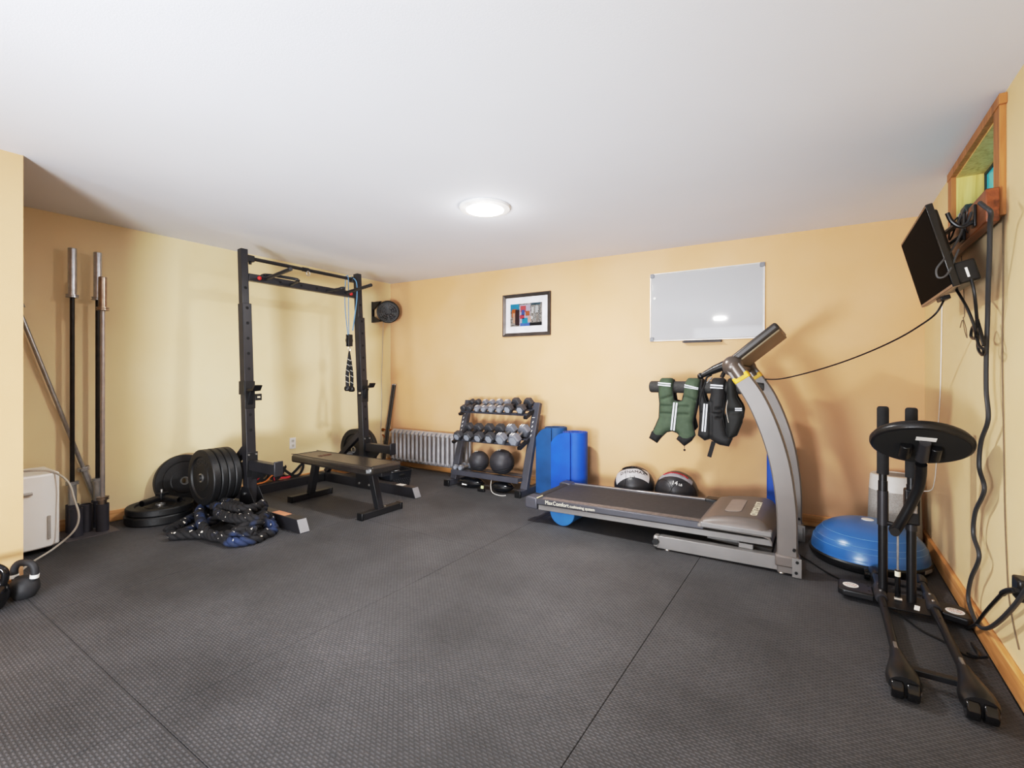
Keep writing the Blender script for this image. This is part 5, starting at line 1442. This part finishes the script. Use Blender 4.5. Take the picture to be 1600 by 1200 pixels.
build(G().obox(C0+dv*(H_/2+.0006)-nv*.012, (0, 1, 0), W2-.004, nv, .011, dv, .0008), 'bottom_edge', mat('champagne_trim', '#9a8671', .35, .5), bz, smooth=False)
bk = build(G().obox(C0-nv*.034-dv*.02, (0, 1, 0), W2-.06, dv, H_/2-.035, nv, .012), 'back_shell', M_plastic, t, .010, 3)
build(G().obox(C0-nv*.060+dv*(H_/2-.05)+V((0, -.16, 0)), (0, 1, 0), .16, dv, .045, nv, .035), 'speaker_box', M_plastic, bk, .008, 3)
build(G().obox(C0-nv*.060+dv*(H_/2-.045)+V((0, -.322, 0)), (0, 1, 0), .001, dv, .02, nv, .004), 'side_mark', M_decal, bk, smooth=False)
build(G().obox(C0-nv*.03+dv*(H_/2+.008)+V((0, .02, 0)), (0, 1, 0), .045, dv, .010, nv, .018), 'plug_stub', M_plastic, bk, .003)
vp = C0-nv*.048-dv*.01
va = V((XR-.066, 2.86, 1.80))
am = build(G().obox(vp, (0, 1, 0), .06, dv, .06, nv, .004), 'mount_plate', M_black, t, .003)
mid = V((.492, 3.06, 1.79))
for zo in (-.035, .035):
    build(G().bar(vp+V((.012, 0, zo)), mid+V((0, 0, zo)), .02, .016), 'arm_link', M_black, am, .003)
    build(G().bar(mid+V((0, 0, zo)), va+V((-.01, 0, zo)), .02, .016), 'arm_link', M_black, am, .003)
build(G().cyl(mid+V((0, 0, -.055)), mid+V((0, 0, .055)), .014, n=14), 'arm_hinge', M_black, am)
build(G().box(XR-.076, XR-.0645, 2.83, 2.89, 1.745, 1.868), 'wall_plate', M_black, am, .003)
g = G().tube(spline([C0+dv*(H_/2-.02)+V((.06, -.10, 0)), (.50, 2.62, 1.42), (.52, 2.60, 1.33), (.53, 2.66, 1.30), (.53, 2.72, 1.315), (.53, 2.68, 1.35), (.53, 2.60, 1.27), (.535, 2.56, 1.25), (.54, 2.60, 1.23), (.54, 2.66, 1.26), (.53, 2.62, 1.34), (.51, 2.56, 1.46), (.50, 2.56, 1.53)], 8), .0055, 7)
build(g, 'signal_cable', M_plastic, bk)
build(G().bar((.532, 2.64, 1.375), (.538, 2.565, 1.265), .012, .012), 'cable_wrap', M_plastic, bk, .002)
g = G().tube(spline([(.53, 2.83, 1.86), (.50, 2.70, 1.76), (.45, 2.62, 1.66), (.42, 2.56, 1.62), (.395, 2.548, 1.58), (.40, 2.546, 1.545), (.43, 2.55, 1.56), (.47, 2.60, 1.66)], 8), .004, 7)
build(g, 'aerial_cable', mat('dark_grey_cable', '#4b4b4c', .5), bk)
# cable from the television down to the treadmill
cp = [(1470, 480, 2.88), (1462, 490, 2.92), (1440, 507, 3.02), (1405, 528, 3.16), (1360, 549, 3.32), (1310, 568, 3.48), (1260, 583, 3.64), (1220, 592, 3.76), (1192, 597, 3.86)]
pts_ = [C0+dv*(H_/2+.016)-nv*.03+V((0, .02, 0))]+[at_y(*p) for p in cp[1:]]
pts_[-1] = V((-.33, 3.84, 1.12))
solo(G().tube(spline(pts_, 8), .0042, 7), 'television_cable', M_plastic, 'thin black cable sagging from the television to the treadmill upright', 'cable', pts_[4])
# power bar / adapter on the plank and its leads
t = thing('power_adapter', 'small dark power adapter with leads sitting at the window above the television arm', 'power adapter', (XR-.05, 2.93, 1.873))
build(G().box(XR-.062, XR-.026, 2.86, 2.95, 1.873, 1.91), 'body', mat('dark_teal_plastic', '#1c3a3a', .4), t, .005)
build(G().box(XR-.06, XR-.03, 2.97, 3.01, 1.873, 1.905), 'plug', mat('pale_blue_plug', '#9db7c4', .4), t, .005)
build(G().tube(spline([(XR-.06, 3.0, 1.89), (XR-.075, 3.05, 1.87), (XR-.085, 3.04, 1.80), (XR-.085, 2.98, 1.80), (XR-.07, 2.95, 1.86), (XR-.06, 2.94, 1.89)], 8), .004, 7), 'lead', M_plastic, t)
build(G().tube(spline([(XR-.06, 2.87, 1.89), (XR-.09, 2.82, 1.82), (XR-.09, 2.76, 1.79), (XR-.085, 2.70, 1.79), (XR-.08, 2.66, 1.82)], 8), .005, 7), 'lead', mat('dark_grey_cable', '#4b4b4c', .5), t)
build(G().tube(spline([(XR-.05, 2.83, 1.90), (XR-.07, 2.77, 1.86), (XR-.072, 2.80, 1.79), (XR-.06, 2.79, 1.76)], 8), .0025, 6), 'lead', M_plastic, t)
# hook with the long extension cord
hk = V((XR-.066, 2.68, 1.805))
t = thing('wall_hook', 'black rubber coated hook screwed to the brown plank', 'hook', hk)
build(G().box(XR-.074, XR-.0645, 2.655, 2.70, 1.76, 1.85), 'hook_plate', M_plastic, t, .003)
build(G().tube(spline([hk+V((-.005, 0, -.02)), hk+V((-.04, 0, -.035)), hk+V((-.07, .0, -.01)), hk+V((-.085, 0, .03))], 6), .008, 10), 'hook_arm', M_plastic, t)
xc = XR-.042
cord_px = [(1531, 317), (1540, 324), (1548, 332), (1547, 352), (1546, 400), (1544, 450), (1543, 500), (1541, 560), (1541, 610), (1544, 655), (1533, 690), (1530, 730), (1538, 765), (1524, 800), (1521, 835), (1530, 870), (1517, 905), (1513, 935), (1522, 965), (1532, 980), (1545, 981), (1562, 970), (1582, 950), (1596, 932), (1608, 915)]
pp_ = []
for i, (a_, b_) in enumerate(cord_px):
    x = xc if i > 6 else XR-.10+(.058*(i/6))
    pp_.append(at_x(a_, b_, x))
solo(G().tube(spline(pp_, 8), .0078, 10), 'extension_cord', mat('charcoal_cord', '#333437', .45), 'thick black extension cord hanging in waves down the right wall from the plank hook', 'extension cord', pp_[8])
# plug and its cord by the right edge
t = thing('plug_adapter', 'black plug and short lead at the right wall near the right edge of the photo', 'plug', at_x(1594, 920, XR-.01))
q = at_x(1594, 918, XR-.03)
build(G().box(XR-.045, XR, q.y-.04, q.y+.03, q.z-.04, q.z+.035), 'plug_body', M_plastic, t, .008, 3)
ld = [at_x(*p, x) for p, x in (((1590, 922), XR-.055), ((1572, 924), XR-.055), ((1560, 934), XR-.055), ((1540, 956), XR-.05), ((1525, 975), XR-.045), ((1508, 988), XR-.045))]+[V((.53, 2.60, .03)), V((.505, 2.635, .012))]
sp_ = spline(ld, 8)
build(G().tube(sp_, .0065, 8), 'lead', M_plastic, t)
build(G().tube(sp_[2:13], .0095, 10), 'strain_relief', M_plastic, t)
# thin wires running down the wall
w = [at_x(a_, b_, XR-.004) for a_, b_ in ((1567, 335), (1567, 450), (1566, 560), (1568, 680), (1570, 800), (1573, 880), (1576, 930), (1583, 975), (1592, 1015))]
solo(G().tube(spline(w, 8), .0022, 6), 'thin_wire', mat('brown_wire', '#7a6a55', .6), 'thin brown wire running straight down the right wall from the plank', 'wire', w[3], 'thin wires on the right wall')
w = [at_x(a_, b_, XR-.0018) for a_, b_ in ((1502, 400), (1505, 440), (1507, 490), (1505, 497), (1509, 512), (1511, 528), (1507, 516), (1504, 500), (1500, 512))]
solo(G().tube(spline(w, 8), .0016, 6), 'thin_wire', mat('brown_wire', '#7a6a55', .6), 'small tangle of thin wire on the right wall just below the television', 'wire', w[3], 'thin wires on the right wall')

# ================================================================== light and camera
def area(name, loc, rot, size, energy, colr, shape='DISK'):
    l = bpy.data.lights.new(name, 'AREA'); l.shape = shape; l.size = size; l.energy = energy; l.color = colr
    o = bpy.data.objects.new(name, l); col.objects.link(o); o.location = loc; o.rotation_euler = rot
    return o
WARM = (1.0, .985, .96)
area('ceiling_light_glow', (-1.90, 2.575, ceil_z(-1.90)-.037), (0, 0, 0), .20, 46, WARM)
l = bpy.data.lights.new('ceiling_light_spill', 'POINT'); l.energy = 3; l.color = WARM; l.shadow_soft_size = .09
o = bpy.data.objects.new('ceiling_light_spill', l); col.objects.link(o); o.location = (-1.90, 2.575, ceil_z(-1.90)-.17)
area('ceiling_light_glow', (-1.62, -1.30, ceil_z(-1.62)-.037), (0, 0, 0), .23, 36, WARM)
# photographer's flash bounced off the ceiling behind the camera
area('bounced_flash', (-1.5, -.75, .06), (PI, 0, 0), 3.0, 8, (.90, .95, 1), 'SQUARE')
for p_, q_, e_ in (((.0, -2.3, .35), (-4.0, 2.8, 1.75), 64), ((-1.9, -2.3, .35), (-.5, 3.5, 2.45), 46)):  # unseen fill lamps, added to brighten the left wall and far ceiling
    fl_ = area('aimed_fill', p_, (V(q_)-V(p_)).to_track_quat('-Z', 'Y').to_euler(), .9, e_, (.90, .95, 1), 'SQUARE')
    fl_.data.spread = math.radians(80)
area('rear_fill_light', (-1.4, YF+.15, 1.2), (PI/2, 0, 0), 2.0, 60, (.82, .90, 1), 'SQUARE')  # soft bluish fill added behind the camera, no doorway there
w = bpy.data.worlds.new('World'); scene.world = w; w.use_nodes = True
w.node_tree.nodes['Background'].inputs[0].default_value = (.75, .85, 1, 1); w.node_tree.nodes['Background'].inputs[1].default_value = .6
cam = bpy.data.cameras.new('camera'); co = bpy.data.objects.new('camera', cam); col.objects.link(co)
cam.sensor_width = 36; cam.lens = FOC*36/1600; cam.shift_y = -14/1600; cam.clip_start = .05
co.location = (0, 0, CAM_H); co.rotation_euler = (PI/2, 0, math.atan2(482, 738))
scene.camera = co
scene.view_settings.view_transform = 'Standard'
scene.view_settings.look = 'None'
scene.view_settings.exposure = 0.0
scene.cycles.max_bounces = 10; scene.cycles.diffuse_bounces = 6
scene.cycles.use_denoising = True
# soft highlight roll-off, as in an exposure-blended interior photograph
vs_ = scene.view_settings
vs_.use_curve_mapping = True
cm = vs_.curve_mapping
cm.white_level = (1.6, 1.6, 1.6); cm.black_level = (0, 0, 0)
cm.clip_max_x = 1; cm.clip_max_y = 1; cm.tone = 'STANDARD'
cv = cm.curves[3]
cv.points[0].location = (0, 0); cv.points[1].location = (1, .96)
for a_, b_ in ((.05, .048), (.14, .155), (.37, .455), (.65, .66), (.95, .78)):
    cv.points.new(a_/1.6, b_)
cm.update()
